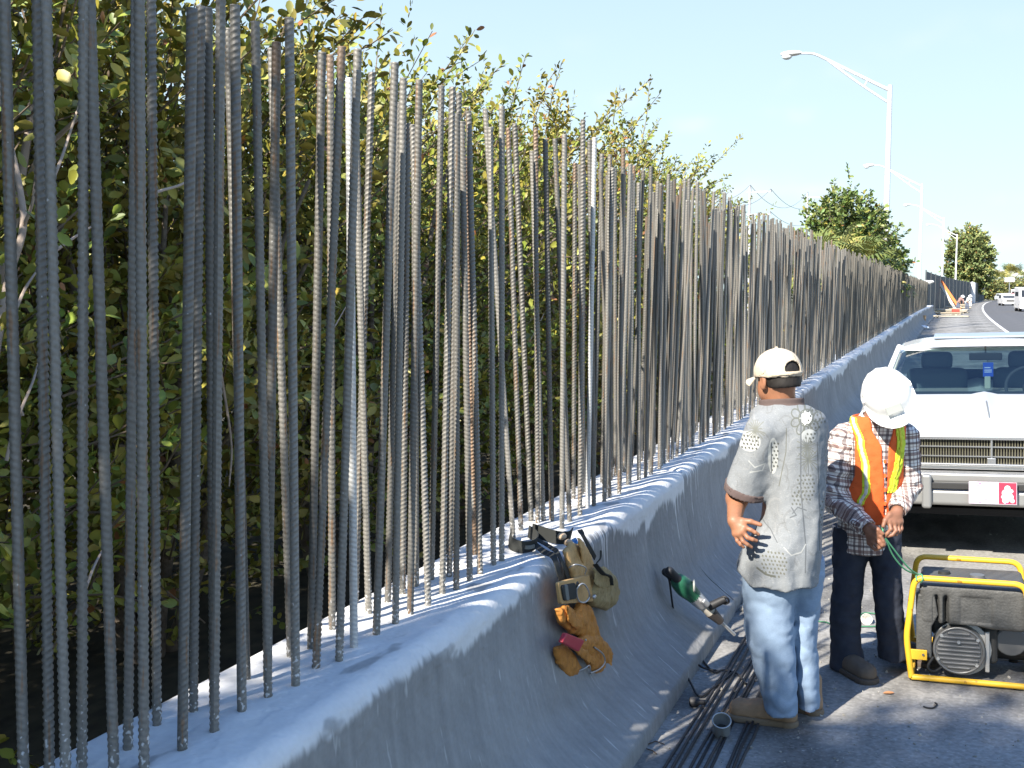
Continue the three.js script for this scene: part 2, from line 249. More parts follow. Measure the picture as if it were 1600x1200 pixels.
// ================================================================ reinforcing bars standing in the barrier
const barMats = [];
{
  const mk = (seed, rust, steel, splash) => {
    const t = texture(32, 1024, (u, v) => {
      const y = v * 1.9, n = fbm(Math.cos(u * 6.28) * 1.2 + seed, Math.sin(u * 6.28) * 1.2, y * 4.5, 4), f = fbm(u * 8, y * 60, seed, 3), n2 = fbm(u * 3 + seed, y * 13, 2, 3);
      let r = steel * (1.05 + 0.35 * f), g = steel * (1 + 0.33 * f), b = steel * (0.90 + 0.33 * f);
      const k = sstep(0.30 - rust, 0.62 - rust, n * 1.6 + 0.5 * n2 + 0.25 * f); r = mix(r, 0.22 + 0.10 * f, k * 0.75); g = mix(g, 0.125 + 0.05 * f, k * 0.75); b = mix(b, 0.062 + 0.03 * f, k * 0.75);
      if (y > 1.80 + 0.05 * n && rust > 0.02) { r = mix(r, 0.27, 0.5); g = mix(g, 0.155, 0.5); b = mix(b, 0.08, 0.5); }  // rusted saw-cut end
      const sp = N3(u * 9, y * 95, seed + 4) + 0.5 * N3(u * 5, y * 30, seed); const th = mix(0.25, 0.82, sstep(0.0, splash, y));   // dried cement flecks, thick at the foot
      if (sp > th) { r = g = b = 0.58; }
      return [r, g, b];
    });
    return new THREE.MeshStandardMaterial({ map: t, roughness: 0.55, metalness: 0.2 });
  };
  for (const a of [[1, -0.06, 0.175, 0.3], [9, 0.02, 0.15, 0.2], [17, 0.10, 0.17, 0.3], [23, -0.2, 0.22, 0.4], [31, 0.0, 0.19, 0.25]]) barMats.push(mk(...a));
  const rustyMat = mk(41, 0.75, 0.2, 0.2), paleMat = new THREE.MeshStandardMaterial({ color: rgb(0.55, 0.55, 0.54), roughness: 0.45, metalness: 0.3 });
  const L = 1.9;
  function barGeo(radial, ringsPerRib, R = 0.0103, pitch = 0.0168, chev = 1) {
    const rings = Math.round(L / pitch * ringsPerRib), pos = [], uv = [], idx = [];
    for (let j = 0; j <= rings; j++) for (let i = 0; i <= radial; i++) {
      const th = i / radial * Math.PI * 2, half = th < Math.PI ? th / Math.PI : (th - Math.PI) / Math.PI, y = j / rings * L; let ph = y / pitch + (half - 0.5) * 0.9 * chev; ph -= Math.floor(ph);
      const edge = Math.min(half, 1 - half), rib = sstep(0.0, 0.2, ph) * (1 - sstep(0.38, 0.62, ph)) * sstep(0.0, 0.12, edge), long = edge < 0.02 ? 1 : 0, r = R + 0.0025 * Math.max(rib, long * 0.8);
      pos.push(Math.cos(th) * r, y, Math.sin(th) * r); uv.push(i / radial, y / L);
    }
    const W = radial + 1; for (let j = 0; j < rings; j++) for (let i = 0; i < radial; i++) { const a = j * W + i, b = a + W; idx.push(a, b, a + 1, a + 1, b, b + 1); }
    const c = pos.length / 3; pos.push(0, L, 0); uv.push(0.5, 1); for (let i = 0; i < radial; i++) idx.push(c, rings * W + i + 1, rings * W + i);
    const g = new THREE.BufferGeometry(); g.setAttribute('position', new THREE.Float32BufferAttribute(pos, 3)); g.setAttribute('uv', new THREE.Float32BufferAttribute(uv, 2)); g.setIndex(idx); g.computeVertexNormals(); return g;
  }
  const near = barGeo(14, 5), near2 = barGeo(14, 4, 0.0103, 0.0162, -1), mid = barGeo(8, 3), far = barGeo(6, 0.05);
  const R = rng(31337), UP = V(0, 1, 0); let count = 0;
  const SAME = 'ribbed grey steel reinforcing bar standing upright in the barrier top', GROUP = 'reinforcing bars standing in the barrier';
  function stand(base, dir, len, m, label) {
    const d = -base.z, g = d < 5.5 ? (R() < 0.5 ? near : near2) : mid; count++;
    const b = base.clone().addScaledVector(dir, -0.05);
    const mesh = new THREE.Mesh(g, m || barMats[Math.floor(R() * R() * 0 + R() * barMats.length)]); mesh.name = numbered('reinforcing_bar'); mesh.castShadow = mesh.receiveShadow = true;
    mesh.position.copy(b); mesh.quaternion.setFromUnitVectors(UP, dir); mesh.rotateY(R() * 6.28); mesh.scale.set(1, (len + 0.05) / L, 1); scene.add(mesh); tag(mesh, label || SAME, 'rebar', label ? undefined : GROUP); return mesh;
  }
  // foot and tip of the nearest bars, read off the photograph; the foot stands on the barrier's top
  const traced = [[37, 1216, 3, -160], [77, 1201, 57, -80], [103, 1217, 68, -150], [128, 1198, 131, -100], [178, 1203, 137, -110], [200, 1166, 213, -60], [225, 1198, 217, -90], [245, 1128, 236, -30], [285, 1168, 300, 13], [302, 1108, 314, 10], [335, 1141, 345, -8], [334, 1100, 325, 12], [378, 1111, 367, 8], [385, 1059, 357, 45], [419, 1086, 399, 34], [418, 1060, 432, 66], [454, 1023, 424, 76], [462, 1068, 452, 28], [486, 1010, 503, 82], [494, 1039, 534, 73], [519, 982, 516, 86], [530, 1029, 559, 77], [553, 1010, 546, 122], [555, 940, 581, 113], [576, 956, 556, 190], [588, 989, 617, 98], [606, 939, 624, 160], [618, 972, 630, 122], [629, 925, 637, 193], [641, 958, 655, 125], [650, 913, 648, 205], [669, 944, 645, 195], [674, 904, 690, 134], [691, 925, 707, 136], [702, 899, 717, 145], [713, 918, 714, 178], [734, 904, 722, 190], [750, 894, 732, 174], [771, 880, 766, 199], [784, 875, 784, 166], [802, 842, 758, 170], [814, 826, 794, 200], [830, 813, 804, 193], [840, 815, 837, 200], [849, 812, 831, 236], [862, 812, 852, 218], [878, 824, 882, 210], [890, 813, 867, 217], [906, 804, 911, 187], [928, 790, 921, 219]];
  for (const [bx, by, tx, ty] of traced) { const b = onY(bx, by, BTOP + 0.004), t = onZ(tx, ty, b.z - 0.02); const d = t.clone().sub(b); stand(b, d.clone().normalize(), clamp(d.length(), 1.5, 2.05), tx === 546 ? paleMat : null, tx === 546 ? 'bare bright steel bar without rust standing among the ribbed bars' : null); }
  { const b = onY(742, 868, BTOP), t = onZ(727, 250, b.z); stand(b, t.sub(b).normalize(), 1.62, rustyMat, 'fully rusted orange reinforcing bar leaning among the grey ones'); }
  { const b = onY(918, 793, BTOP), t = onZ(929, 212, b.z); stand(b, t.sub(b).normalize(), 1.83, paleMat, 'reinforcing bar with clean white tip leaning behind the tool belt'); }
  const zStart = onY(930, 790, BTOP).z; let spare = [];
  for (let z = zStart - 0.08; z > -84; z -= 0.106) for (const x of [-1.625, -1.785]) {
    const zz = z + (R() - 0.5) * 0.07 - (x < -1.7 ? 0.06 : 0), b = V(x + (R() - 0.5) * 0.035 + bend(zz), BTOP, zz); if (R() < 0.03) continue;
    const dir = V((R() - 0.5) * 0.075 + 0.004, 1, (R() - 0.5) * 0.10).normalize(), len = 1.755 + (R() - 0.5) * 0.16 + (R() < 0.06 ? -0.15 : 0);
    if (count < 300) stand(b, dir, len); else spare.push([b, dir, len]);
  }
  const im = new THREE.InstancedMesh(far, barMats[1], spare.length), q = new THREE.Quaternion(), M = new THREE.Matrix4();
  spare.forEach(([b, dir, len], i) => { q.setFromUnitVectors(UP, dir); M.compose(b, q, V(1.05, len / L, 1.05)); im.setMatrixAt(i, M); im.setColorAt(i, (k => rgb(k, k * 0.98, k * 0.93))(0.7 + 0.6 * R())); });
  im.name = 'distant_reinforcing_bars'; im.castShadow = im.receiveShadow = true; scene.add(im); tag(im, 'far run of grey reinforcing bars merging into one screen along the barrier', 'rebar', null, 'stuff');
}
// ================================================================ trees and shrubs
const leafGeo = (() => { // an oval leaf folded along its rib, 8 faces
  const g = new THREE.BufferGeometry(), e = [[0.17, 0.22, 0.05], [0.27, 0.55, 0.075], [0.17, 0.86, 0.045]], p = [0, 0, 0, 0, 0.35, -0.01, 0, 0.7, 0, 0, 1, 0.02]; for (const s of [-1, 1]) for (const [x, y, z] of e) p.push(s * x, y, z);
  g.setAttribute('position', new THREE.Float32BufferAttribute(p, 3)); g.setAttribute('uv', new THREE.Float32BufferAttribute(new Float32Array(20), 2));
  g.setIndex([0, 1, 4, 1, 5, 4, 1, 2, 5, 2, 6, 5, 2, 3, 6, 0, 7, 1, 1, 7, 8, 1, 8, 2, 2, 8, 9, 2, 9, 3]); g.computeVertexNormals(); return g;
})();
const leafMat = new THREE.MeshStandardMaterial({ color: 0xffffff, roughness: 0.5, side: THREE.DoubleSide });
const leafFar = new THREE.MeshStandardMaterial({ color: 0xffffff, roughness: 0.75, side: THREE.DoubleSide });
const barkMat = mat(0.22, 0.18, 0.14, 0.95, { map: texture(128, 512, (u, v) => { const k = 0.85 + 0.7 * fbm(u * 6, v * 30, 3, 4); return [k, k, k]; }), bumpMap: bumpNoise, bumpScale: 0.01 });
const twigMat = mat(0.17, 0.13, 0.09, 0.95);
const paleBark = mat(0.42, 0.34, 0.28, 0.9, { bumpMap: bumpNoise, bumpScale: 0.006 });
function leafCloud(leaves, material, name, parent) { // leaves: [pos, dir, len, roll, r,g,b]
  const im = new THREE.InstancedMesh(leafGeo, material, leaves.length), q = new THREE.Quaternion(), q2 = new THREE.Quaternion(), M = new THREE.Matrix4(), UP = V(0, 1, 0), c = new THREE.Color(), s = V(1, 1, 1), bas = new THREE.Matrix4(), zA = V(0, 0, 0), xA = V(0, 0, 0), sky = V(0, 0.8, 0).addScaledVector(sunDir, 0.9).normalize();
  leaves.forEach(([p, d, l, roll, r, g, b], i) => { zA.copy(sky).addScaledVector(d, -sky.dot(d)).normalize(); xA.crossVectors(d, zA); q.setFromRotationMatrix(bas.makeBasis(xA, d, zA)); q2.setFromAxisAngle(UP, (roll - 3.14) * 0.42); q.multiply(q2); s.set(l * (0.85 + 0.3 * ((i * 7919) % 13) / 13), l, l); M.compose(p, q, s); im.setMatrixAt(i, M); im.setColorAt(i, c.setRGB(r, g, b)); });
  im.name = name; im.castShadow = im.receiveShadow = true; im.userData.kind = 'stuff'; parent.add(im); return im;
}
function leafColour(R, o) { const t = R(), y = R(); const k = 0.55 + 0.9 * t; let r = o.col[0] * k * (0.8 + 0.5 * y), g = o.col[1] * k, b = o.col[2] * k; if (R() < (o.yellow ?? 0.05)) { r = 0.34; g = 0.29; b = 0.06; } if (R() < (o.red ?? 0.01)) { r = 0.30; g = 0.13; b = 0.05; } return [r, g, b]; }
function shrub(name, label, category, group, o) {
  const R = rng(o.seed), t = thing(name, label, category, [o.x, o.y0 ?? 0, o.z], 0, group), rd = () => R() * 2 - 1;
  const limbs = [], twigs = [], leaves = [], tips = [];
  const lowY = o.low ?? 0.15, rx = o.rx, rz = o.rz, H = o.h;
  // stems
  for (let i = 0; i < (o.stems ?? 5); i++) {
    const a = i / (o.stems ?? 5) * 6.28 + R(), sp = o.stemSpread ?? 0.7, top = V(Math.cos(a) * rx * sp * (0.4 + 0.6 * R()), H * (0.62 + 0.25 * R()), Math.sin(a) * rz * sp * (0.4 + 0.6 * R())), b = V(Math.cos(a) * 0.12, -0.1, Math.sin(a) * 0.12);
    const pts = []; for (let k = 0; k <= 8; k++) { const u = k / 8; pts.push(b.clone().lerp(top, u).add(V(rd() * 0.06 * H / 4 + Math.sin(u * 3 + a) * 0.1, 0, rd() * 0.06 * H / 4))); }
    limbs.push(sweep(pts, u => (o.trunkR ?? 0.045) * (1 - 0.75 * u), 6, false)); tips.push(pts[5], pts[6], pts[7], pts[8]);
    for (let k = 0; k < 5; k++) { const s = pts[3 + Math.floor(R() * 5)], e = s.clone().add(V(rd() * rx * 0.6, 0.2 + R() * 0.7 * H / 4, rd() * rz * 0.6)); limbs.push(sweep([s, s.clone().lerp(e, 0.5).add(V(rd() * 0.08, 0.05, rd() * 0.08)), e], u => (o.trunkR ?? 0.045) * 0.42 * (1 - 0.7 * u), 5, false)); tips.push(e); }
  }
  part('trunk', merge(limbs), o.bark || barkMat, t);
  // leafy twigs spread through the crown, thicker towards its skin
  for (let i = 0; i < o.twigs; i++) {
    let dx, dy, dz, rr; do { dx = rd(); dy = rd(); dz = rd(); rr = Math.hypot(dx, dy, dz); } while (rr > 1 || rr < 0.05);
    const push = Math.pow(R(), o.skin ?? 0.45) / rr; dx *= push; dy *= push; dz *= push;
    const lump = 1 + 0.34 * fbm(dx * 1.9 + o.seed, dy * 1.9, dz * 1.9, 3) * 1.6, cy = mix(lowY, H, 0.5), sq = o.square ?? 0.75;
    const q = Math.sign(dy) * Math.pow(Math.abs(dy), sq);
    const p = V(dx * rx * lump * Math.pow(Math.max(0, 1 - 0.35 * Math.max(0, q) ** 2), 1), cy + q * (H - lowY) * 0.5 * (dy > 0 ? 0.92 * lump : 1), dz * rz * lump); if (p.y < lowY) p.y = lowY + R() * 0.3;
    if (o.gap && fbm(p.x * 1.4 + o.seed * 3, p.y * 1.4, p.z * 1.4, 2) > o.gap) continue;
    const d = V(dx + rd() * 0.5, dy * 0.5 + 0.55 + rd() * 0.4, dz + rd() * 0.5).normalize(), tl = (o.twigLen ?? 0.42) * (0.6 + 0.8 * R()) * (R() < (o.spray ?? 0.04) && p.y > H * 0.75 ? 2.1 : 1);
    const e = p.clone().addScaledVector(d, tl).add(V(0, rd() * 0.06, 0)), m = p.clone().lerp(e, 0.5).add(V(rd() * 0.04, rd() * 0.03, rd() * 0.04));
    if (R() < (o.showTwigs ?? 0.5)) twigs.push(sweep([p.clone().addScaledVector(d, -0.15), m, e], u => 0.0052 * (o.twigR ?? 1) * (1 - 0.6 * u), 3, false));
    const n = Math.round((o.perTwig ?? 26) * tl / 0.42 * (0.7 + 0.6 * R()) * (tl > 0.7 ? 0.7 : 1));
    for (let k = 0; k < n; k++) {
      const u = (k + R()) / n, c = u < 0.5 ? p.clone().lerp(m, u * 2) : m.clone().lerp(e, u * 2 - 1), ld = d.clone().multiplyScalar(0.55).add(V(rd(), rd() * 0.8 + 0.05, rd())).normalize();
      c.addScaledVector(ld, 0.012); leaves.push([c, ld, (o.leaf ?? 0.055) * (0.55 + 0.7 * R()), R() * 6.28, ...leafColour(R, o)]);
    }
  }
  if (twigs.length) { const b = part('branch', merge(twigs), o.twigMat || twigMat, t); b.userData.kind = 'stuff'; }
  leafCloud(leaves, o.far ? leafFar : leafMat, 'crown', t);
  return t;
}
const GREEN = [0.205, 0.23, 0.036], GREEN2 = [0.11, 0.145, 0.03], OLIVE = [0.235, 0.225, 0.04];
{
  const hedge = 'leafy shrubs growing behind the barrier';
  const rows = [ // z, x, h, rx, rz, seed, twigs, label
    [-1.2, -4.0, 4.3, 1.35, 1.5, 11, 900, 'leafy shrub with small glossy leaves, shading the barrier end of the row'],
    [-2.9, -4.1, 4.25, 1.45, 1.4, 12, 1350, 'tall dense shrub with pale bare limbs behind the closest dark bars'],
    [-4.6, -4.0, 3.85, 1.4, 1.5, 13, 1350, 'dense yellow green shrub behind the blue shaded bars'],
    [-6.4, -3.9, 3.45, 1.35, 1.5, 14, 1300, 'bushy shrub sending thin wispy sprays high above the bars'],
    [-8.3, -3.9, 3.5, 1.3, 1.5, 15, 1200, 'dense shrub behind the bars above the hanging tool belt'],
    [-10.3, -3.9, 3.75, 1.3, 1.5, 16, 1100, 'rounded shrub with reddish young leaf tips above the bars'],
    [-12.3, -3.8, 3.65, 1.25, 1.5, 17, 1000, 'bushy shrub with upright feathery shoots against pale sky'],
    [-14.4, -3.7, 3.75, 1.2, 1.5, 18, 1000, 'airy green shrub second from the open end of the hedge'],
    [-16.3, -3.6, 3.25, 1.0, 1.1, 19, 560, 'last low shrub of the hedge, with one twig poking out over the wires']];
  rows.forEach(([z, x, h, rx, rz, seed, twigs, label], i) => shrub('hedge_shrub', label, 'shrub', hedge, { x, z, h, rx, rz, seed, twigs, leaf: z > -5.5 ? 0.066 : 0.054, perTwig: z > -5.5 ? 23 : 27, twigLen: z > -5.5 ? 0.42 : 0.36, col: i % 3 === 2 ? OLIVE : GREEN, stems: 6, spray: i === 3 ? 0.16 : 0.09, yellow: 0.09, red: i === 5 ? 0.05 : 0.012, skin: 0.55, gap: i < 4 ? 0.30 : 0.40, twigR: 1.2, bark: i === 1 ? paleBark : barkMat }));
  // deeper rank that closes the view under the skin of the hedge
  for (let i = 0; i < 8; i++) shrub('backing_tree', 'dark evergreen tree filling the depth behind the hedge shrubs', 'tree', 'evergreen trees behind the hedge', { x: -6.6 - (i % 2) * 0.7, z: -0.5 - i * 2.55, h: 3.5 + 0.35 * ((i * 5) % 3) - 0.06 * i, rx: 1.6, rz: 1.7, seed: 40 + i, twigs: 560, leaf: 0.115, perTwig: 22, twigLen: 0.5, col: GREEN2, stems: 4, spray: 0.03, skin: 0.7, showTwigs: 0.15, far: true });
  // a few pale crooked limbs and dry twigs that catch the light between the bars
  const bare = thing('bare_sapling', 'pale crooked leafless sapling between the dark bars and the shrubs', 'sapling', [0, 0, 0]);
  const L = pts => pts.map(([px, py, x]) => onX(px, py, x));
  part('trunk', sweep(new THREE.CatmullRomCurve3(L([[-20, 640, -2.75], [12, 440, -2.75], [36, 355, -2.72], [30, 290, -2.75], [10, 200, -2.78], [-4, 120, -2.8]])).getPoints(30), u => 0.014 - 0.006 * u, 7), paleBark, bare);
  const br = [[[36, 355, -2.72], [50, 320, -2.66], [56, 270, -2.62]], [[75, 300, -2.7], [95, 250, -2.7], [107, 215, -2.72], [128, 150, -2.7]], [[76, 400, -2.8], [110, 375, -2.8], [150, 350, -2.85]], [[18, 500, -2.7], [40, 450, -2.7], [60, 420, -2.7]], [[10, 720, -2.6], [25, 660, -2.6], [50, 600, -2.6], [62, 560, -2.65]], [[35, 650, -2.6], [20, 600, -2.62], [25, 560, -2.6]], [[120, 960, -2.5], [145, 890, -2.5], [160, 860, -2.55]], [[245, 300, -2.8], [290, 285, -2.85], [330, 250, -2.9]], [[495, 530, -2.9], [515, 520, -2.9], [540, 480, -2.95]], [[810, 560, -2.9], [835, 520, -2.9], [850, 490, -2.95]], [[345, 580, -2.7], [362, 700, -2.7], [358, 760, -2.7]]];
  for (const b of br) part('branch', sweep(new THREE.CatmullRomCurve3(L(b)).getPoints(10), u => 0.0065 - 0.003 * u, 5), paleBark, bare);
}
{ // trees behind the photographer whose shade falls on the first bars and on the foreground
  const g = 'trees behind the photographer', S = (a, b, t) => { const e = V(Math.cos(SUN_AZ), 0, Math.sin(SUN_AZ)), u = V(Math.sin(SUN_AZ) * Math.sin(SUN_EL), Math.cos(SUN_EL), -Math.cos(SUN_AZ) * Math.sin(SUN_EL)); return e.multiplyScalar(a).addScaledVector(u, b).addScaledVector(sunDir, t); };
  const slim = S(-2.24, 2.82, 8.0); shrub('slender_tree', 'slender upright tree behind the photographer beside the barrier', 'tree', undefined, { x: slim.x, z: slim.z, h: slim.y, low: 2.2, rx: 0.27, rz: 0.5, seed: 71, twigs: 620, leaf: 0.09, perTwig: 18, twigLen: 0.2, col: GREEN, stems: 2, spray: 0, skin: 0.8, square: 0.5, stemSpread: 0.3, showTwigs: 0.2, far: true });
  const big = [[-1.95, 2.75, 9.5, 72, 0.32, 1], [-1.5, 3.12, 11.5, 73, 0.42, 0.4], [-0.9, 3.22, 13, 74, 0.5, 0.4], [0.0, 3.3, 15, 77, 0.65, 0.4]];
  for (const [a, b, t, seed, r, gap] of big) { const c = S(a, b, t); shrub('roadside_tree', 'tall loose crowned tree behind the photographer shading the foreground', 'tree', g, { x: c.x, z: c.z, h: c.y * 0.985, low: c.y * 0.45, rx: r, rz: 1.2, seed, twigs: 560, leaf: 0.13, perTwig: 15, twigLen: 0.35, col: GREEN, stems: 3, trunkR: 0.09, spray: 0.05, skin: 0.6, stemSpread: 0.35, showTwigs: 0.2, gap, square: 0.45, far: true }); }
  const side = [[-3.6, 2.2, 7, 81], [-5.0, 2.4, 9, 82]];
  for (const [a, b, t, seed] of side) { const c = S(a, b, t); shrub('hedgerow_tree', 'broad dense tree behind the photographer shading the foot of the hedge', 'tree', 'dense trees behind the photographer', { x: c.x, z: c.z, h: c.y, low: 0.6, rx: 0.7, rz: 1.2, seed, twigs: 520, leaf: 0.12, perTwig: 15, twigLen: 0.4, col: GREEN2, stems: 3, spray: 0.04, skin: 0.7, square: 0.5, showTwigs: 0.2, gap: 0.34, far: true }); }
}
// ---------------------------------------------------------------- fan palms
const frondMat = [mat(0.20, 0.22, 0.05, 0.6, { side: THREE.DoubleSide }), mat(0.30, 0.27, 0.07, 0.65, { side: THREE.DoubleSide }), mat(0.13, 0.17, 0.045, 0.6, { side: THREE.DoubleSide })];
function fanPalm(label, x, z, h, n, size, seed, group) {
  const R = rng(seed), t = thing('fan_palm', label, 'palm', [x, 0, z], 0, group); 
  part('trunk', sweep([V(0, -0.1, 0), V(0.03, h * 0.5, 0.02), V(0, h, 0)], u => 0.11 - 0.02 * u, 8), barkMat, t);
  for (let i = 0; i < n; i++) {
    const a = i * 2.4 + R() * 0.5, el = mix(-0.25, 1.2, R()), d = V(Math.cos(a) * Math.cos(el), Math.sin(el), Math.sin(a) * Math.cos(el)), s = V(0, h, 0), e = s.clone().addScaledVector(d, size * (0.5 + 0.25 * R()));
    const gs = [sweep([s, s.clone().lerp(e, 0.55).add(V(0, 0.06, 0)), e], 0.012, 4)], side = d.clone().cross(V(0, 1, 0)).normalize(), up = side.clone().cross(d).normalize();
    const pos = [], idx = [];
    for (let k = 0; k < 22; k++) { const an = (k / 21 - 0.5) * 4.2, ld = d.clone().multiplyScalar(Math.cos(an)).addScaledVector(side, Math.sin(an)).normalize(), L = size * (0.62 - 0.14 * Math.abs(an) / 2.1) * (0.85 + 0.3 * R()), w = ld.clone().cross(up).normalize().multiplyScalar(0.022 * size), m = e.clone().addScaledVector(ld, L * 0.55).addScaledVector(up, 0.04), tip = e.clone().addScaledVector(ld, L).add(V(0, -0.10 * size - 0.12 * R() * size, 0)), o = pos.length / 3; for (const p of [e, m.clone().add(w), m.clone().sub(w), tip]) pos.push(p.x, p.y, p.z); idx.push(o, o + 1, o + 2, o + 1, o + 3, o + 2); }
    const g = new THREE.BufferGeometry(); g.setAttribute('position', new THREE.Float32BufferAttribute(pos, 3)); g.setAttribute('uv', new THREE.Float32BufferAttribute(new Float32Array(pos.length / 3 * 2), 2)); g.setIndex(idx); g.computeVertexNormals(); gs.push(g);
    part('frond', merge(gs), frondMat[Math.floor(R() * 3)], t);
  }
}
{
  const A = onZ(1330, 400, -42); shrub('broad_tree', 'round dark green tree rising above the bars beside the lamp pole', 'tree', undefined, { x: A.x - 0.2, z: -42, h: 5.55, low: 1.2, rx: 1.75, rz: 1.9, seed: 90, twigs: 950, leaf: 0.17, perTwig: 15, twigLen: 0.5, col: [0.13, 0.185, 0.045], stems: 4, trunkR: 0.1, spray: 0.02, skin: 0.6, showTwigs: 0.25, twigR: 2, square: 0.9 });
  const B = onZ(1398, 400, -46); shrub('low_tree', 'lower tree sloping down behind the round tree', 'tree', undefined, { x: B.x - 0.45, z: -47, h: 3.9, low: 0.8, rx: 0.6, rz: 1.4, seed: 91, twigs: 380, leaf: 0.17, perTwig: 14, twigLen: 0.45, col: [0.13, 0.185, 0.05], stems: 3, skin: 0.6, showTwigs: 0.2, twigR: 2 });
  const P = 'fan palms leaning over the bars';
  [[1262, -28, 2.3, 12, 1.25, 1, 'dry topped fan palm reaching over the bars before the round tree'], [1300, -33, 2.55, 16, 1.5, 2, 'fullest fan palm with arching yellow fronds in front of the round tree'], [1335, -38, 2.7, 14, 1.4, 3, 'fan palm tucked against the round tree trunk'], [1374, -44, 2.3, 12, 1.3, 4, 'golden fan palm drooping below the lamp pole'], [1408, -56, 2.2, 12, 1.2, 5, 'small fan palm at the end of the hedge before the lamp row']].forEach(([px, z, h, n, s, seed, lab]) => { const p = onZ(px, 420, z); fanPalm(lab, Math.min(p.x, -2.6 + bend(z)), z, h, n, s, 500 + seed, P); });
  const C = onZ(1512, 440, -225); shrub('distant_tree', 'tall rounded olive tree beyond the lamp row', 'tree', undefined, { x: C.x, z: -225, h: 13.6, low: 1.0, rx: 3.7, rz: 3.7, seed: 92, twigs: 1200, leaf: 0.5, perTwig: 14, twigLen: 1.2, col: [0.20, 0.25, 0.09], stems: 4, trunkR: 0.25, skin: 0.5, far: true, showTwigs: 0.1, twigR: 5 });
  [[1562, -290, 4, 'yellowish palm beside the far overpass'], [1583, -300, 5.5, 'taller green palm before the far overpass']].forEach(([px, z, h, lab], i) => { const p = onZ(px, 450, z); fanPalm(lab, p.x, z, h, 16, 4.0, 520 + i); });
  for (let i = 0; i < 7; i++) { const p = onZ(1546 + i * 11, 450, -262 - 4 * i); shrub('roadside_bush', 'low olive bush in the strip beside the far bend', 'bush', 'bushes beside the far bend', { x: p.x, z: p.z, y0: 0, h: 4.1 + (i % 3) * 0.3, low: 0.2, rx: 2.2, rz: 2.0, seed: 600 + i, twigs: 110, leaf: 0.5, perTwig: 10, twigLen: 0.9, col: [0.16, 0.18, 0.06], stems: 3, far: true, showTwigs: 0.05, twigR: 5 }); }
  { const p = onZ(1155, 420, -34); shrub('small_tree', 'small tree top showing over the bars near the utility pole', 'tree', undefined, { x: -9, z: -60, h: 4.6, low: 1, rx: 1.4, rz: 1.4, seed: 97, twigs: 260, leaf: 0.22, perTwig: 12, col: GREEN2, stems: 3, far: true, showTwigs: 0.1 }); }
}
// ================================================================ street lamps
{
  const alu = new THREE.MeshStandardMaterial({ color: rgb(0.80, 0.80, 0.82), roughness: 0.55, metalness: 0.1 }), glass = mat(0.75, 0.77, 0.8, 0.3);
  const spots = [[1391, 133, -55], [1441, 287, -105], [1475, 340, -155], [1495.5, 366, -205]], where = ['beside the round tree', 'in front of the thin far sky', 'before the distant tree', 'close against the distant tree'];
  const labels = ['tallest pale street lamp with its long arm over the round tree', 'pale street lamp, second along the row after the round tree', 'pale street lamp, third along the row after the round tree', 'pale street lamp standing against the distant olive tree'];
  spots.forEach(([px, py, z], i) => {
    const top = onZ(px, py, z), t = thing('street_lamp', labels[i], 'street lamp', [top.x, 0, z], 0, 'street lamps beyond the hedge'), h = top.y;
    part('pole', sweep([V(0, -0.1, 0), V(0, h * 0.5, 0), V(0, h, 0)], u => 0.17 - 0.07 * u, 12), alu, t);
    part('base', box(0.5, 0.08, 0.5, 0, 0.03, 0), alu, t);
    const ex = -4.3, ey = 1.85; // arm rises towards the lantern
    part('arm', sweep(new THREE.CatmullRomCurve3([V(0, -0.25 + h, 0), V(-1.6, h + 0.65, 0), V(-3.0, h + 1.45, 0), V(-3.55, h + 1.72, 0), V(ex, h + 1.8, 0)]).getPoints(20), u => 0.075 - 0.025 * u, 8), alu, t);
    part('brace', sweep(new THREE.CatmullRomCurve3([V(0, h - 0.85, 0), V(-1.5, h + 0.25, 0), V(-2.9, h + 1.38, 0)]).getPoints(12), 0.05, 8), alu, t);
    part('strut', cyl(V(-1.15, h + 0.05, 0), V(-1.0, h + 0.35, 0), 0.035), alu, t);
    const lan = part('lantern', xf(new THREE.SphereGeometry(0.5, 20, 12), { p: [ex - 0.28, h + 1.82, 0], s: [1.05, 0.27, 0.42] }), alu, t);
    part('lens', xf(new THREE.SphereGeometry(0.5, 16, 10), { p: [ex - 0.48, h + 1.70, 0], s: [0.5, 0.33, 0.34] }), glass, lan);
  });
}
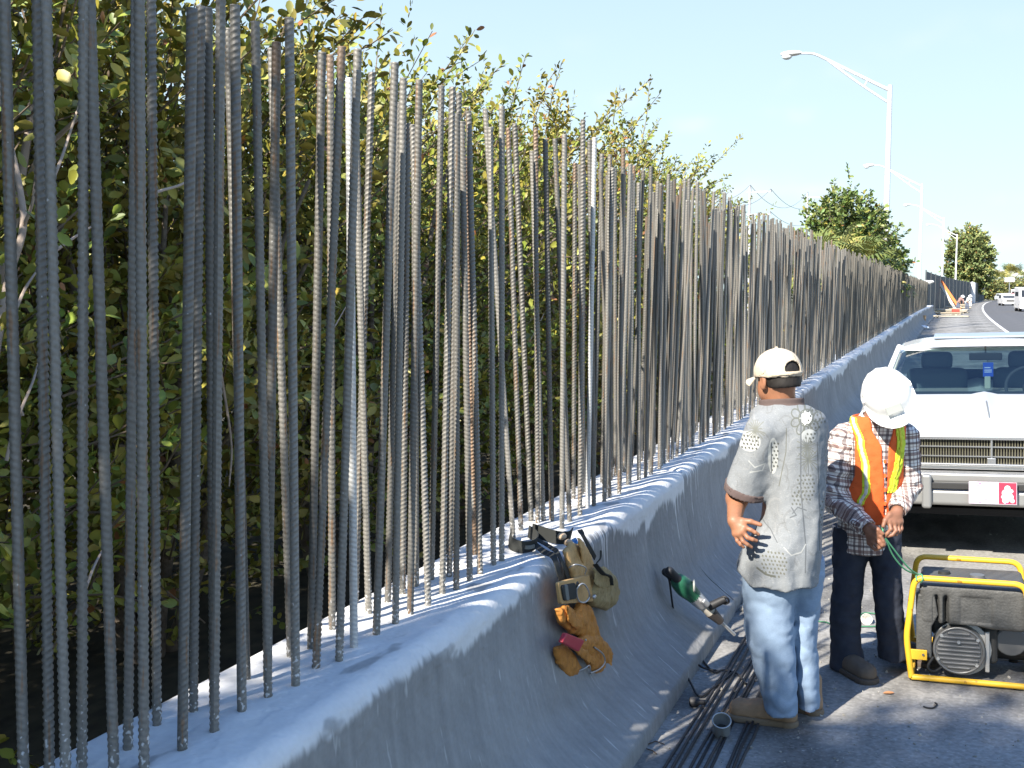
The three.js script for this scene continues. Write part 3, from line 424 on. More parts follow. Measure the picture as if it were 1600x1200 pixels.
// ================================================================ utility poles and wires
{
  const wood = mat(0.55, 0.55, 0.56, 0.9), wire = mat(0.45, 0.45, 0.48, 0.8), iron = mat(0.5, 0.5, 0.52, 0.6);
  const a = onZ(1172, 293, -120), b = onZ(1262, 303, -165), c = onZ(1080, 306, -95), tops = [];
  [[a, 'pale utility pole rising over the bars with three wires'], [b, 'utility pole half hidden behind the round tree'], [c, 'utility pole hidden behind the airy end of the hedge']].forEach(([p, lab]) => {
    const t = thing('utility_pole', lab, 'utility pole', [p.x, 0, p.z], 0, 'utility poles left of the road'); part('pole', sweep([V(0, -0.1, 0), V(0, p.y, 0)], u => 0.18 - 0.05 * u, 10), wood, t);
    for (const [dy, w] of [[-0.5, 2.6], [-2.9, 2.6]]) part('crossarm', box(w, 0.14, 0.14, 1.0, p.y + dy, 0), wood, t);
    for (const [x, dy] of [[0, 0.15], [2.2, -0.35], [2.2, -2.75]]) part('insulator', new THREE.CylinderGeometry(0.07, 0.09, 0.3, 8).translate(x, p.y + dy, 0), iron, t);
    tops.push([p.clone().add(V(0, 0.3, 0)), p.clone().add(V(2.2, -0.2, 0)), p.clone().add(V(2.2, -2.6, 0))]);
  });
  const sag = (p, q, s) => { const r = []; for (let i = 0; i <= 24; i++) { const u = i / 24; r.push(p.clone().lerp(q, u).add(V(0, -4 * s * u * (1 - u), 0))); } return sweep(r, 0.03, 5, false); };
  ['topmost power wire', 'middle power wire', 'lowest power wire'].forEach((n, k) => { solo('power_wire', merge([sag(tops[2][k], tops[0][k], 1.2), sag(tops[0][k], tops[1][k], 2.4 - 0.3 * k)]), wire, `${n} sagging between the utility poles`, 'wire'); });
}
// ================================================================ screen fence along the far bend
{
  const cloth = mat(0.085, 0.095, 0.10, 0.9, { side: THREE.DoubleSide, map: texture(256, 256, (u, v) => { const k = 0.9 + 0.5 * fbm(u * 40, v * 10, 2, 3); return [k, k, k]; }, 6, 1) }), post = mat(0.10, 0.11, 0.115, 0.6);
  const f = thing('screen_fence', 'dark cloth screened fence curving round the far bend', 'fence'), path = new THREE.CatmullRomCurve3([[1446, -92], [1462, -112], [1480, -135], [1498, -165], [1516, -200], [1538, -245]].map(([px, z]) => onZ(px, 456, z).setY(0))).getSpacedPoints(16);
  for (let i = 0; i < 16; i++) { const a = path[i], b = path[i + 1]; part('screen_panel', grid(8, 3, (u, v) => { const p = a.clone().lerp(b, u * 0.985); return [p.x + 0.08 * Math.sin(u * 25), 0.1 + v * 3.45, p.z, u, v]; }), cloth, f); part('post', cyl(V(a.x, -0.1, a.z), V(a.x, 3.65, a.z), 0.06, 0.06, 6), post, f); }
}
// ================================================================ work yard further along the shoulder
{
  const ply = [mat(0.60, 0.52, 0.38, 0.85), mat(0.66, 0.62, 0.52, 0.85), mat(0.56, 0.47, 0.34, 0.85)], red = mat(0.62, 0.07, 0.05, 0.6), orange = mat(0.75, 0.20, 0.05, 0.7), white = mat(0.8, 0.8, 0.8, 0.6), card = mat(0.42, 0.29, 0.17, 0.9), yell = mat(0.70, 0.45, 0.08, 0.7);
  const R = rng(99), G = (px, py) => onGround(px, py);
  // stacked form boards lying on the shoulder
  const rows = [[1484, 496, 0.12, 'longest pale form board lying loose before the lumber pile'], [1478, 492.5, 0.2, 'form board lying askew at the near side of the lumber pile'], [1490, 489.5, 0.3, 'thick weathered board stack in the middle of the lumber pile'], [1480, 487, 0.3, 'bright board stack beside the yellow bin'], [1496, 484.5, 0.35, 'board stack pushed towards the edge line'], [1484, 482.5, 0.35, 'board stack in front of the larger red crate'], [1496, 480.5, 0.4, 'highest board stack at the back of the lumber pile']];
  rows.forEach(([px, py, h, lab], i) => { const p = G(px, py); const t = thing('form_board', lab, 'board', [p.x, ground(p.x - bend(p.z)), p.z], (R() - 0.5) * 0.3, 'form boards on the shoulder'); const n = Math.max(1, Math.round(h / 0.1)); for (let k = 0; k < n; k++) part('panel', box(2.2 + R() * 0.5, 0.05, 1.3, (R() - 0.5) * 0.2, 0.11 + k * 0.1, (R() - 0.5) * 0.3, 0.01), ply[(i + k) % 3], t); for (const s of [-0.85, 0.85]) part('batten', box(0.09, 0.085, 1.15, s, 0.042, 0), ply[(i + 1) % 3], t); });
  const box1 = (name, px, py, w, h, d, m, lab, cat) => { const p = G(px, py), t = thing(name, lab, cat, [p.x, ground(p.x - bend(p.z)), p.z], R() * 0.5); part('body', box(w, h, d, 0, h / 2, 0, 0.02), m, t); part('lid', box(w * 1.04, h * 0.08, d * 1.04, 0, h + h * 0.03, 0, 0.01), m, t); return t; };
  box1('tool_crate', 1493, 492, 0.55, 0.45, 0.4, red, 'bright red crate sitting on the form boards by the edge line', 'crate');
  box1('fuel_crate', 1466, 479, 0.9, 0.7, 0.6, red, 'larger red crate near the barrier behind the lumber', 'crate');
  box1('storage_box', 1478, 476, 0.8, 0.65, 0.6, white, 'white box beside the larger red crate', 'box');
  box1('cooler', 1512, 477, 0.9, 0.6, 0.5, white, 'white cooler next to the bent workers', 'cooler');
  box1('cardboard_box', 1439, 507, 0.42, 0.5, 0.4, card, 'brown cardboard box standing close to the barrier', 'box');
  box1('yellow_bin', 1451, 493, 0.62, 0.4, 0.5, yell, 'yellow bin on the shoulder near the barrier', 'bin');
  { const p = G(1436, 514), t = solo('plastic_bag', surfaceNets(join([ell(V(0, 0.09, 0), [0.28, 0.10, 0.16]), ell(V(-0.22, 0.12, 0.03), [0.12, 0.12, 0.1]), ell(V(0.2, 0.06, -0.02), [0.16, 0.07, 0.12])], 0.05), [-0.5, -0.05, -0.3], [0.5, 0.3, 0.3], 0.02), mat(0.62, 0.70, 0.80, 0.4), 'crumpled pale blue plastic sheet lying by the cardboard box', 'bag'); t.position.set(p.x + 0.15, ground(p.x), p.z); }
  // braces leaning on the last bars
  [[1461, 430, 1494, 478, ply[1], 'pale timber brace leaning against the last bars'], [1468, 436, 1502, 480, orange, 'orange timber brace leaning beside the pale one']].forEach(([x0, y0, x1, y1, m, lab]) => { const b = G(x1, y1), z = Math.max(b.z, -118); const foot = V(b.x * z / b.z, 0.05, z), head = onZ(x0, y0, z - 3); const d = head.clone().sub(foot), L = d.length(), g = box(0.26, L, 0.12, 0, L / 2, 0, 0.02); g.applyQuaternion(new THREE.Quaternion().setFromUnitVectors(V(0, 1, 0), d.normalize())); const s = solo('timber_brace', g, m, lab, 'brace', 'braces on the last bars'); s.position.copy(foot); });
  { const p = onZ(1449, 429, -90), t = solo('cement_bag', surfaceNets(join([ell(V(0, 0, 0), [0.35, 0.16, 0.2]), ell(V(0.3, 0.05, 0), [0.2, 0.1, 0.16])], 0.06), [-0.5, -0.3, -0.3], [0.6, 0.3, 0.3], 0.03), mat(0.75, 0.75, 0.72, 0.8), 'white rag hanging over the last bar tips', 'rag'); t.position.set(-1.7 + bend(-86), 2.62, -85.7); }
}
// ================================================================ distant traffic, median and overpass
function farCar(label, px, py, z, ry, body, kind) {
  const p = onZ(px, py, z), y = ground(13), t = thing(kind === 'van' ? 'distant_van' : 'distant_car', label, kind === 'van' ? 'van' : 'car', [p.x, 0, z], ry, 'traffic on the far road'); t.position.y = kind ? ground(clamp(p.x - bend(z), 0, 13.6)) : ground(clamp(p.x - bend(z), 0, 13.6));
  const glass = mat(0.03, 0.035, 0.04, 0.1), tyre = mat(0.02, 0.02, 0.02, 0.9), dark = mat(0.05, 0.05, 0.05, 0.6);
  const prof = kind === 'van' ? [[-2.3, 0.3], [2.4, 0.3], [2.45, 0.9], [1.75, 1.15], [1.25, 2.0], [-2.3, 2.05]] : [[-2.2, 0.28], [2.2, 0.28], [2.25, 0.7], [1.0, 0.88], [0.35, 1.38], [-1.1, 1.4], [-1.75, 0.92], [-2.25, 0.85]];
  const g = shapeSolid(prof, 1.7, 0.05, 2); g.rotateY(-Math.PI / 2); part('body', g, body, t); // nose towards +z
  const top = kind === 'van' ? 1.25 : 0.95, hi = kind === 'van' ? 1.85 : 1.32, z0 = kind === 'van' ? 1.75 : 0.95, z1 = kind === 'van' ? 1.32 : 0.42;
  part('windshield', grid(1, 1, (u, v) => [(u - 0.5) * 1.45, mix(top, hi, v), mix(z0, z1, v) + 0.075]), glass, t);
  part('grille', box(1.1, 0.2, 0.04, 0, 0.6, kind === 'van' ? 2.49 : 2.28), dark, t);
  for (const s of [-1, 1]) { part('headlight', box(0.28, 0.14, 0.05, s * 0.66, 0.62, kind === 'van' ? 2.485 : 2.275, 0.02), mat(0.8, 0.8, 0.8, 0.2), t); part('side_window', box(0.03, 0.36, kind === 'van' ? 2.4 : 1.5, s * 0.9, kind === 'van' ? 1.5 : 1.12, -0.3), glass, t); for (const zz of [-1.35, 1.4]) { const w = part('wheel', new THREE.CylinderGeometry(0.33, 0.33, 0.24, 16).rotateZ(Math.PI / 2).translate(s * 0.78, 0.33, zz), tyre, t); part('rim', new THREE.CylinderGeometry(0.2, 0.2, 0.02, 12).rotateZ(Math.PI / 2).translate(s * 0.905, 0.33, zz), mat(0.5, 0.5, 0.5, 0.4), w); } }
}
{
  const W = mat(0.80, 0.80, 0.80, 0.35), S = mat(0.55, 0.57, 0.6, 0.35), Rr = mat(0.45, 0.08, 0.07, 0.4);
  farCar('white car coming down the carriageway past the bend', 1575, 475, -150, 0.1, W);
  farCar('white van cut off by the picture edge on the carriageway', 1606, 486, -105, 0.05, W, 'van');
  farCar('dull red car hidden behind the oncoming white car', 1590, 468, -190, 0.12, Rr);
  farCar('white car on the pale lanes beyond the median', 1580, 462, -205, 0.2, W);
  farCar('silver car further back on the pale lanes', 1567, 459, -250, 0.3, S);
  farCar('tall white van far back on the pale lanes', 1594, 457, -215, 0.25, W, 'van');
  const conc = mat(0.66, 0.65, 0.62, 0.9);
  const med = thing('median_barrier', 'low pale concrete median barrier between the carriageways', 'barrier'); for (let z = -60; z > -300; z -= 20) { part('barrier_segment', grid(6, 8, (u, v) => { const pr = [[-0.3, 0], [-0.28, 0.1], [-0.12, 0.35], [-0.08, 0.8], [0.08, 0.8], [0.12, 0.35], [0.3, 0]][Math.round(u * 6)], zz = z - v * 19.9; return [13.45 + bend(zz) + pr[0], ground(13) + pr[1] - 0.02, zz, u, v]; }), conc, med); }
  const rail = thing('guard_rail', 'grey steel guard rail sweeping round the far bend', 'guard rail'), steel = new THREE.MeshStandardMaterial({ color: rgb(0.38, 0.4, 0.42), roughness: 0.5, metalness: 0.5 });
  const rp = [[1541, 449.5, -300], [1560, 446.5, -318], [1580, 443, -335], [1602, 440, -350]].map(([x, y, z]) => onZ(x, y, z)); part('rail', sweep(new THREE.CatmullRomCurve3(rp).getPoints(24), 0.28, 6), steel, rail); for (const p of rp) part('post', cyl(V(p.x, -0.1, p.z), p, 0.14, 0.14, 6), steel, rail);
  const ov = thing('overpass', 'low white concrete overpass crossing behind the far palms', 'overpass', [0, 0, -420]); const c = onZ(1600, 430, -420);
  part('deck', box(120, 1.3, 9, c.x + 42, c.y + 0.2, 0), conc, ov); part('parapet', box(120, 0.9, 0.4, c.x + 42, c.y + 1.31, 4.2), mat(0.8, 0.8, 0.78, 0.8), ov); for (const x of [-12, 6, 24, 42]) part('pier', cyl(V(c.x + x, -0.2, 0), V(c.x + x, c.y - 0.4, 0), 0.9, 0.9, 12), conc, ov); part('abutment', box(8, c.y + 0.2, 9, c.x - 16, (c.y - 0.4) / 2, 0), conc, ov);
  { const p = onZ(1570, 436, -280), t = thing('roadside_sign', 'blank white sign among the far bushes', 'sign', [p.x, 0, -258]); part('post', cyl(V(0, -0.1, 0), V(0, p.y - 1, 0), 0.08), steel, t); part('board', box(1.9, 0.9, 0.06, 0, p.y - 0.4, 0.06), mat(0.8, 0.8, 0.8, 0.6), t); }
  { const p = onZ(1521, 446, -190), t = thing('tank', 'white cylindrical tank behind the screen fence', 'tank', [p.x, 0, -200]); part('shell', new THREE.CylinderGeometry(0.55, 0.55, 3.4, 20).translate(0, 1.7, 0), mat(0.75, 0.75, 0.76, 0.6), t); part('lid', new THREE.ConeGeometry(0.58, 0.25, 20).translate(0, 3.52, 0), mat(0.75, 0.75, 0.76, 0.6), t); }
}
// ================================================================ parked white saloon
{
  const P = onY(1560, 765, 0.58), gx = ground(P.x);
  const car = thing('parked_car', 'boxy white saloon car parked on the shoulder facing the workers', 'car', [P.x - 0.02, gx, P.z - 0.05], 0);
  car.rotation.z = Math.atan(CROSS);
  const paint = new THREE.MeshPhysicalMaterial({ color: rgb(0.74, 0.74, 0.73), roughness: 0.32, clearcoat: 0.8, clearcoatRoughness: 0.12 });
  const chrome = new THREE.MeshStandardMaterial({ color: rgb(0.62, 0.63, 0.64), roughness: 0.25, metalness: 0.85 }), dullChrome = new THREE.MeshStandardMaterial({ color: rgb(0.36, 0.36, 0.35), roughness: 0.42, metalness: 0.55 });
  const rubber = mat(0.03, 0.03, 0.03, 0.8), dark = mat(0.02, 0.02, 0.022, 0.9), grilleM = mat(0.17, 0.16, 0.11, 0.5, { metalness: 0.4 }), trim = mat(0.05, 0.06, 0.075, 0.85), seat = mat(0.05, 0.075, 0.095, 0.9);
  const glass = new THREE.MeshPhysicalMaterial({ color: rgb(0.42, 0.52, 0.53), roughness: 0.03, transmission: 1, thickness: 0, ior: 1.5 });
  // lower body as stations along its length: [z, halfWidth, topY, bottomY]
  const st = [[-0.14, 0.90, 0.86, 0.30], [-0.22, 0.94, 0.905, 0.26], [-0.6, 0.965, 0.945, 0.24], [-1.2, 0.975, 0.985, 0.24], [-1.74, 0.98, 1.02, 0.24], [-1.80, 0.98, 0.985, 0.24], [-2.6, 0.985, 0.975, 0.24], [-3.6, 0.98, 0.975, 0.24], [-4.35, 0.97, 0.985, 0.26], [-5.2, 0.94, 0.97, 0.30], [-5.42, 0.90, 0.93, 0.34]];
  const sec = (w, t, b) => [[-w + 0.05, b], [-w + 0.01, b + 0.1], [-w, 0.52], [-w - 0.008, 0.56], [-w, 0.60], [-w + 0.005, t - 0.14], [-w + 0.03, t - 0.05], [-w + 0.09, t - 0.012], [-w * 0.6, t + 0.004], [-0.10, t + 0.010], [-0.03, t + 0.024], [0, t + 0.030], [0.03, t + 0.024], [0.10, t + 0.010], [w * 0.6, t + 0.004], [w - 0.09, t - 0.012], [w - 0.03, t - 0.05], [w - 0.005, t - 0.14], [w, 0.60], [w + 0.008, 0.56], [w, 0.52], [w - 0.01, b + 0.1], [w - 0.05, b]];
  const loft = (from, to) => { const s = st.slice(from, to + 1), n = sec(1, 1, 0).length - 1, m = (s.length - 1) * 5; return grid(n, m, (u, v) => { const k = v * (s.length - 1), i = Math.min(Math.floor(k), s.length - 2), f = k - i, L = s[i].map((a, q) => mix(a, s[i + 1][q], f)), pt = sec(L[1], L[2], L[3])[Math.round(u * n)]; return [pt[0], pt[1], L[0]]; }); };
  part('hood', loft(0, 4), paint, car);
  part('body', merge([loft(5, 10), box(1.86, 0.5, 0.03, 0, 0.62, -5.42)]), paint, car);
  part('front_panel', merge([box(0.30, 0.25, 0.05, -0.745, 0.765, -0.135, 0.015), box(0.30, 0.25, 0.05, 0.745, 0.765, -0.135, 0.015), box(1.79, 0.035, 0.07, 0, 0.655, -0.12, 0.012), box(1.79, 0.03, 0.05, 0, 0.875, -0.14, 0.012)]), paint, car);
  part('engine_bay', box(1.84, 0.42, 1.3, 0, 0.60, -0.86), dark, car);
  part('floor_pan', box(1.8, 0.05, 4.9, 0, 0.29, -2.8), dark, car);
  part('hood_ornament_strip', sweep([V(0, 0.902, -0.17), V(0, 0.975, -0.58), V(0, 1.018, -1.2)], 0.006, 6), dullChrome, car);
  // grille
  const gr = part('grille', merge([box(1.13, 0.025, 0.05, 0, 0.865, -0.085, 0.006), box(1.13, 0.02, 0.05, 0, 0.675, -0.085, 0.006), box(0.022, 0.21, 0.05, -0.557, 0.77, -0.085, 0.006), box(0.022, 0.21, 0.05, 0.557, 0.77, -0.085, 0.006)]), chrome, car);
  const vb = []; for (let i = 0; i < 62; i++) vb.push(box(0.006, 0.185, 0.02, -0.54 + i * 0.0177, 0.77, -0.10)); part('grille_bars', merge(vb), grilleM, gr); for (const y of [0.735, 0.803]) part('crossbar', box(1.09, 0.008, 0.012, 0, y, -0.082), chrome, gr); part('backing', box(1.1, 0.19, 0.01, 0, 0.77, -0.118), dark, gr); part('centre_bar', box(0.012, 0.185, 0.012, 0, 0.77, -0.078), chrome, gr); part('badge', box(0.055, 0.05, 0.012, 0, 0.70, -0.074, 0.004), chrome, gr);
  for (const s of [-1, 1]) { // lamps
    for (const k of [0, 1]) { const h = part('headlight', box(0.155, 0.125, 0.03, s * (0.665 + k * 0.165), 0.775, -0.10, 0.01), mat(0.72, 0.76, 0.8, 0.12), car); part('bezel', merge([box(0.17, 0.012, 0.03, s * (0.665 + k * 0.165), 0.845, -0.092), box(0.17, 0.012, 0.03, s * (0.665 + k * 0.165), 0.705, -0.092), box(0.012, 0.14, 0.03, s * (0.665 + k * 0.165) - 0.08, 0.775, -0.092), box(0.012, 0.14, 0.03, s * (0.665 + k * 0.165) + 0.08, 0.775, -0.092)]), mat(0.06, 0.06, 0.06, 0.5), h); }
  }
  const bump = part('front_bumper', merge([box(1.98, 0.115, 0.16, 0, 0.465, 0.0, 0.03), box(1.98, 0.07, 0.13, 0, 0.60, -0.005, 0.02)]), dullChrome, car);
  part('rub_strip', box(1.96, 0.045, 0.02, 0, 0.548, 0.085, 0.008), rubber, bump); part('bumper_groove', box(1.97, 0.05, 0.12, 0, 0.545, 0.0), mat(0.2, 0.2, 0.2, 0.5), bump);
  for (const s of [-0.42, 0.42]) part('bumper_guard', box(0.065, 0.24, 0.06, s, 0.51, 0.095, 0.02), dullChrome, bump);
  for (const s of [-1, 1]) part('parking_light', box(0.13, 0.05, 0.015, s * 0.66, 0.47, 0.083, 0.006), mat(0.75, 0.75, 0.72, 0.25), bump);
  { // plate: pale field with violet ink lines on its left, red field with a pale figure on its right; no readable wording survives in the photograph
    const tex = canvasTexture(256, 128, (c, w, h) => { c.fillStyle = '#e6d3ea'; c.fillRect(0, 0, w, h); c.fillStyle = '#f7f4f8'; c.fillRect(6, 40, 146, 44); c.fillStyle = '#9a3fb0'; for (const [x, y, l] of [[38, 22, 70], [44, 98, 66]]) for (let i = 0; i < l; i += 7) c.fillRect(x + i, y - (i % 3), 4.5, 6); c.fillRect(52, 8, 16, 5); c.fillStyle = '#d2354f'; c.fillRect(160, 0, 96, h); c.fillStyle = '#f6e6e4'; for (const [x, y, r] of [[206, 34, 16], [198, 62, 22], [214, 84, 24], [196, 104, 18], [226, 50, 11], [182, 84, 10], [232, 106, 12]]) { c.beginPath(); c.arc(x, y, r, 0, 7); c.fill(); } c.fillStyle = '#d2354f'; for (let i = 0; i < 26; i++) c.fillRect(182 + (i * 37) % 54, 22 + (i * 53) % 92, 3, 3); c.fillStyle = '#b02a80'; c.fillRect(54, 118, 14, 4); c.fillRect(196, 118, 14, 4); c.strokeStyle = '#b9b2bd'; c.lineWidth = 3; c.strokeRect(1.5, 1.5, w - 3, h - 3); });
    const pl = part('licence_plate', box(0.30, 0.152, 0.006, 0.0, 0.515, 0.128), new THREE.MeshStandardMaterial({ map: tex, roughness: 0.5 }), car); part('plate_bracket', box(0.2, 0.08, 0.045, 0.0, 0.515, 0.102), rubber, pl);
  }
  // greenhouse
  const wb = 1.0, wt = 1.385, zb = -1.66, zt = -2.46, bw = 0.80, tw = 0.655;
  part('windshield', grid(14, 6, (u, v) => { const s = u * 2 - 1, w = mix(bw, tw, v); return [s * w, mix(wb, wt, v), mix(zb, zt, v) - 0.16 * s * s]; }), glass, car);
  part('rear_window', grid(10, 4, (u, v) => { const s = u * 2 - 1, w = mix(0.78, 0.64, v); return [s * w, mix(0.99, 1.37, v), mix(-4.62, -4.12, v) + 0.1 * s * s]; }), glass, car);
  const roof = part('roof', merge([grid(14, 10, (u, v) => { const s = u * 2 - 1, z = mix(-2.43, -4.14, v), e = Math.pow(Math.abs(s), 5), f = Math.min(1, Math.min(v, 1 - v) * 9); return [s * 0.705, 1.385 + 0.042 * Math.sqrt(f) - 0.055 * e + 0.012 * (1 - s * s), z - 0.15 * s * s * (1 - v) * (v < 0.12 ? 1 : 0.4)]; }), box(1.3, 0.02, 1.6, 0, 1.372, -3.3)]), paint, car);
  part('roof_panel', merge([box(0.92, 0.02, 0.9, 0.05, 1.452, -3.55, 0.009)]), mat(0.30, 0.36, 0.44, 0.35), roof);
  for (const s of [-1, 1]) {
    part('front_pillar', cyl(V(s * 0.845, 0.985, -1.80), V(s * 0.70, 1.395, -2.60), 0.03, 0.026, 8), paint, car);
    part('door_pillar', xf(box(0.05, 0.43, 0.09), { p: [s * 0.775, 1.185, -3.05], r: [0, 0, s * 0.34] }), paint, car);
    part('rear_pillar', grid(1, 1, (u, v) => [s * mix(0.84, 0.69, v), mix(0.975, 1.395, v), mix(mix(-4.0, -4.02, v), mix(-4.62, -4.16, v), u)]), paint, car);
    part('side_window', grid(2, 2, (u, v) => [s * mix(0.835, 0.70, v), mix(0.985, 1.385, v), mix(mix(-1.86, -2.62, v), mix(-3.98, -4.0, v), u)]), glass, car);
    if (s > 0) part('door_mirror', box(0.14, 0.09, 0.07, s * 0.96, 1.03, -2.1, 0.03), paint, car);
    part('side_moulding', box(0.015, 0.04, 4.6, s * 0.992, 0.56, -2.8), rubber, car);
    for (const z of [-0.98, -4.05]) { const w = part('wheel', new THREE.TorusGeometry(0.235, 0.095, 12, 28).rotateY(Math.PI / 2).translate(s * 0.80, 0.325, z), rubber, car); part('rim', new THREE.CylinderGeometry(0.19, 0.19, 0.13, 20).rotateZ(Math.PI / 2).translate(s * 0.80, 0.325, z), dullChrome, w); }
  }
  part('dashboard', merge([box(1.55, 0.10, 0.42, 0, 0.965, -1.98, 0.03), box(1.5, 0.3, 0.1, 0, 0.80, -2.1)]), trim, car);
  const wheel = part('steering_wheel', xf(new THREE.TorusGeometry(0.19, 0.014, 8, 32), { p: [0.38, 1.04, -2.30], r: [-0.45, 0, 0] }), trim, car); part('steering_hub', xf(new THREE.CylinderGeometry(0.05, 0.06, 0.05, 12), { p: [0.38, 1.04, -2.30], r: [1.12, 0, 0] }), trim, wheel);
  for (const s of [-0.38, 0.38]) { const q = part('front_seat', merge([box(0.54, 0.62, 0.17, s, 0.86, -3.0, 0.07), box(0.54, 0.16, 0.5, s, 0.55, -2.75, 0.06)]), seat, car); part('headrest', box(0.28, 0.17, 0.11, s, 1.235, -3.03, 0.05), seat, q); }
  part('rear_bench', merge([box(1.36, 0.5, 0.2, 0, 0.84, -3.98, 0.07), box(1.36, 0.16, 0.5, 0, 0.54, -3.7, 0.06)]), seat, car);
  const mir = part('inside_mirror', box(0.27, 0.065, 0.03, 0.03, 1.305, -2.40, 0.012), rubber, car); part('mirror_glass', box(0.25, 0.05, 0.004, 0.03, 1.305, -2.417), chrome, mir); part('mirror_stem', cyl(V(0.03, 1.32, -2.41), V(0.03, 1.39, -2.46), 0.008), rubber, mir);
  // blue hanging tag with pale lettering too small to read
  const tagTex = canvasTexture(128, 192, (c, w, h) => { c.fillStyle = '#1f4fc4'; c.fillRect(0, 0, w, h); c.fillStyle = '#e8eefc'; for (const [y, n] of [[62, 5], [96, 6], [122, 6]]) for (let i = 0; i < n; i++) c.fillRect(20 + i * 15, y, 10, 14); });
  const ft = part('hanging_tag', box(0.085, 0.125, 0.006, 0.05, 1.19, -2.38, 0.002), new THREE.MeshStandardMaterial({ map: tagTex, roughness: 0.6 }), car); part('tag_cord', cyl(V(0.05, 1.25, -2.38), V(0.04, 1.29, -2.39), 0.003), rubber, ft); part('tassel', xf(box(0.05, 0.11, 0.02, 0, 0, 0, 0.008), { p: [0.045, 1.075, -2.38] }), mat(0.42, 0.45, 0.40, 0.9), ft);
}
// ================================================================ portable generator
{
  const o = onGround(1424, 1064), g = thing('portable_generator', 'grey portable generator in a yellow tube frame on the shoulder', 'generator', [o.x, ground(o.x), o.z], 0);
  g.rotation.z = Math.atan(CROSS);
  const yel = new THREE.MeshPhysicalMaterial({ color: rgb(0.80, 0.47, 0.03), roughness: 0.42, clearcoat: 0.3, map: texture(256, 256, (u, v) => { const n = fbm(u * 22, v * 22, 3, 4), k = n > 0.34 ? 0.55 : 1; return [k, k * (n > 0.34 ? 0.8 : 1), k]; }) });
  const plast = mat(0.085, 0.085, 0.082, 0.62, { map: texture(512, 512, (u, v) => { const n = fbm(u * 9, v * 9, 3, 5), f = fbm(u * 60, v * 60, 1, 3), k = 0.85 + 0.5 * n + 0.25 * f + (f > 0.42 ? 1.3 : 0); return [k, k, k]; }), bumpMap: bumpNoise, bumpScale: 0.003 });
  const engine = mat(0.035, 0.035, 0.035, 0.55), alu = new THREE.MeshStandardMaterial({ color: rgb(0.55, 0.55, 0.54), roughness: 0.45, metalness: 0.6 }), steel = new THREE.MeshStandardMaterial({ color: rgb(0.20, 0.20, 0.20), roughness: 0.4, metalness: 0.5 }), black = mat(0.02, 0.02, 0.02, 0.7);
  const W = 0.535, H = 0.515, D = 0.46, r = 0.0145;
  const hoop = z => pipe([V(0.0, 0.02, z), V(-0.022, 0.22, z), V(0.018, H, z), V(W - 0.03, H - 0.005, z), V(W + 0.012, 0.2, z), V(W, 0.02, z)], 0.05, r, 10);
  const fr = part('front_hoop', hoop(0), yel, g); part('rear_hoop', hoop(-D), yel, g);
  part('lower_rail', pipe([V(0, 0.022, 0), V(W, 0.022, 0)], 0.01, r, 10), yel, g); part('lower_rail', pipe([V(0, 0.022, -D), V(W, 0.022, -D)], 0.01, r, 10), yel, g);
  for (const x of [0, W]) part('side_rail', pipe([V(x, 0.022, 0), V(x, 0.022, -D)], 0.01, r, 10), yel, g);
  for (const y of [0.09]) part('cross_rail', box(W, 0.02, 0.04, W / 2, y, -D + 0.05, 0.004), yel, g);
  const brk = part('bracket', box(0.075, 0.05, 0.01, 0.035, 0.135, 0.0, 0.003), yel, g); part('bolt', xf(new THREE.CylinderGeometry(0.006, 0.006, 0.012, 8), { p: [0.055, 0.138, 0.005], r: [Math.PI / 2, 0, 0] }), steel, brk);
  for (const x of [0.06, W - 0.06]) for (const z of [-0.02, -D + 0.02]) part('foot', new THREE.CylinderGeometry(0.02, 0.024, 0.03, 12).translate(x, 0.006, z), black, g);
  // tank with moulded flutes and a recessed field
  const tank = surfaceNets((x, y, z) => {
    const bx = Math.abs(x - 0.275) - 0.215, by = Math.abs(y - 0.375) - 0.082, bz = Math.abs(z + 0.22) - 0.175, q = Math.hypot(Math.max(bx, 0), Math.max(by, 0), Math.max(bz, 0)) + Math.min(Math.max(bx, by, bz), 0) - 0.022;
    let d = q; const lowcut = (y - (0.285 + 0.03 * sstep(0.2, 0.32, x) * 0 - 0.035 * sstep(0.28, 0.42, x))); d = smax(d, -lowcut, 0.02);
    for (const fx of [0.115, 0.158]) d = smax(d, -(Math.hypot((x - fx) / 0.6, Math.max(0, Math.abs(y - 0.35) - 0.05) * 0.7) - 0.022 + Math.max(0, -(z + 0.03)) * 0.4), 0.01);
    const px = Math.abs(x - 0.29) - 0.07, py = Math.abs(y - 0.365) - 0.06; d = smax(d, -Math.max(px, py, -(z + 0.031)), 0.008); return d;
  }, [0.0, 0.2, -0.45], [0.56, 0.5, 0.02], 0.0075);
  planarUV(tank, (x, y, z) => x * 2 + z, (x, y) => y * 2); part('fuel_tank', tank, plast, g);
  part('tank_seam', merge([box(0.47, 0.006, 0.39, 0.275, 0.452, -0.22, 0.002)]), mat(0.09, 0.09, 0.1, 0.6), g);
  const cap = part('fuel_cap', new THREE.CylinderGeometry(0.034, 0.036, 0.03, 20).translate(0.30, 0.490, -0.17), steel, g); part('cap_ring', new THREE.TorusGeometry(0.036, 0.006, 8, 24).rotateX(Math.PI / 2).translate(0.30, 0.478, -0.17), alu, cap);
  part('fuel_gauge', new THREE.CylinderGeometry(0.028, 0.03, 0.016, 18).translate(0.15, 0.484, -0.26), black, g);
  const sh = shapeSolid([[0.03, 0.12], [0.085, 0.12], [0.085, 0.27], [0.115, 0.33], [0.10, 0.42], [0.03, 0.42]], 0.10, 0.008, 2); sh.translate(0, 0, -0.085); part('side_shroud', planarUV(norm(sh), (x, y, z) => x * 2 + z, (x, y) => y * 2), plast, g);
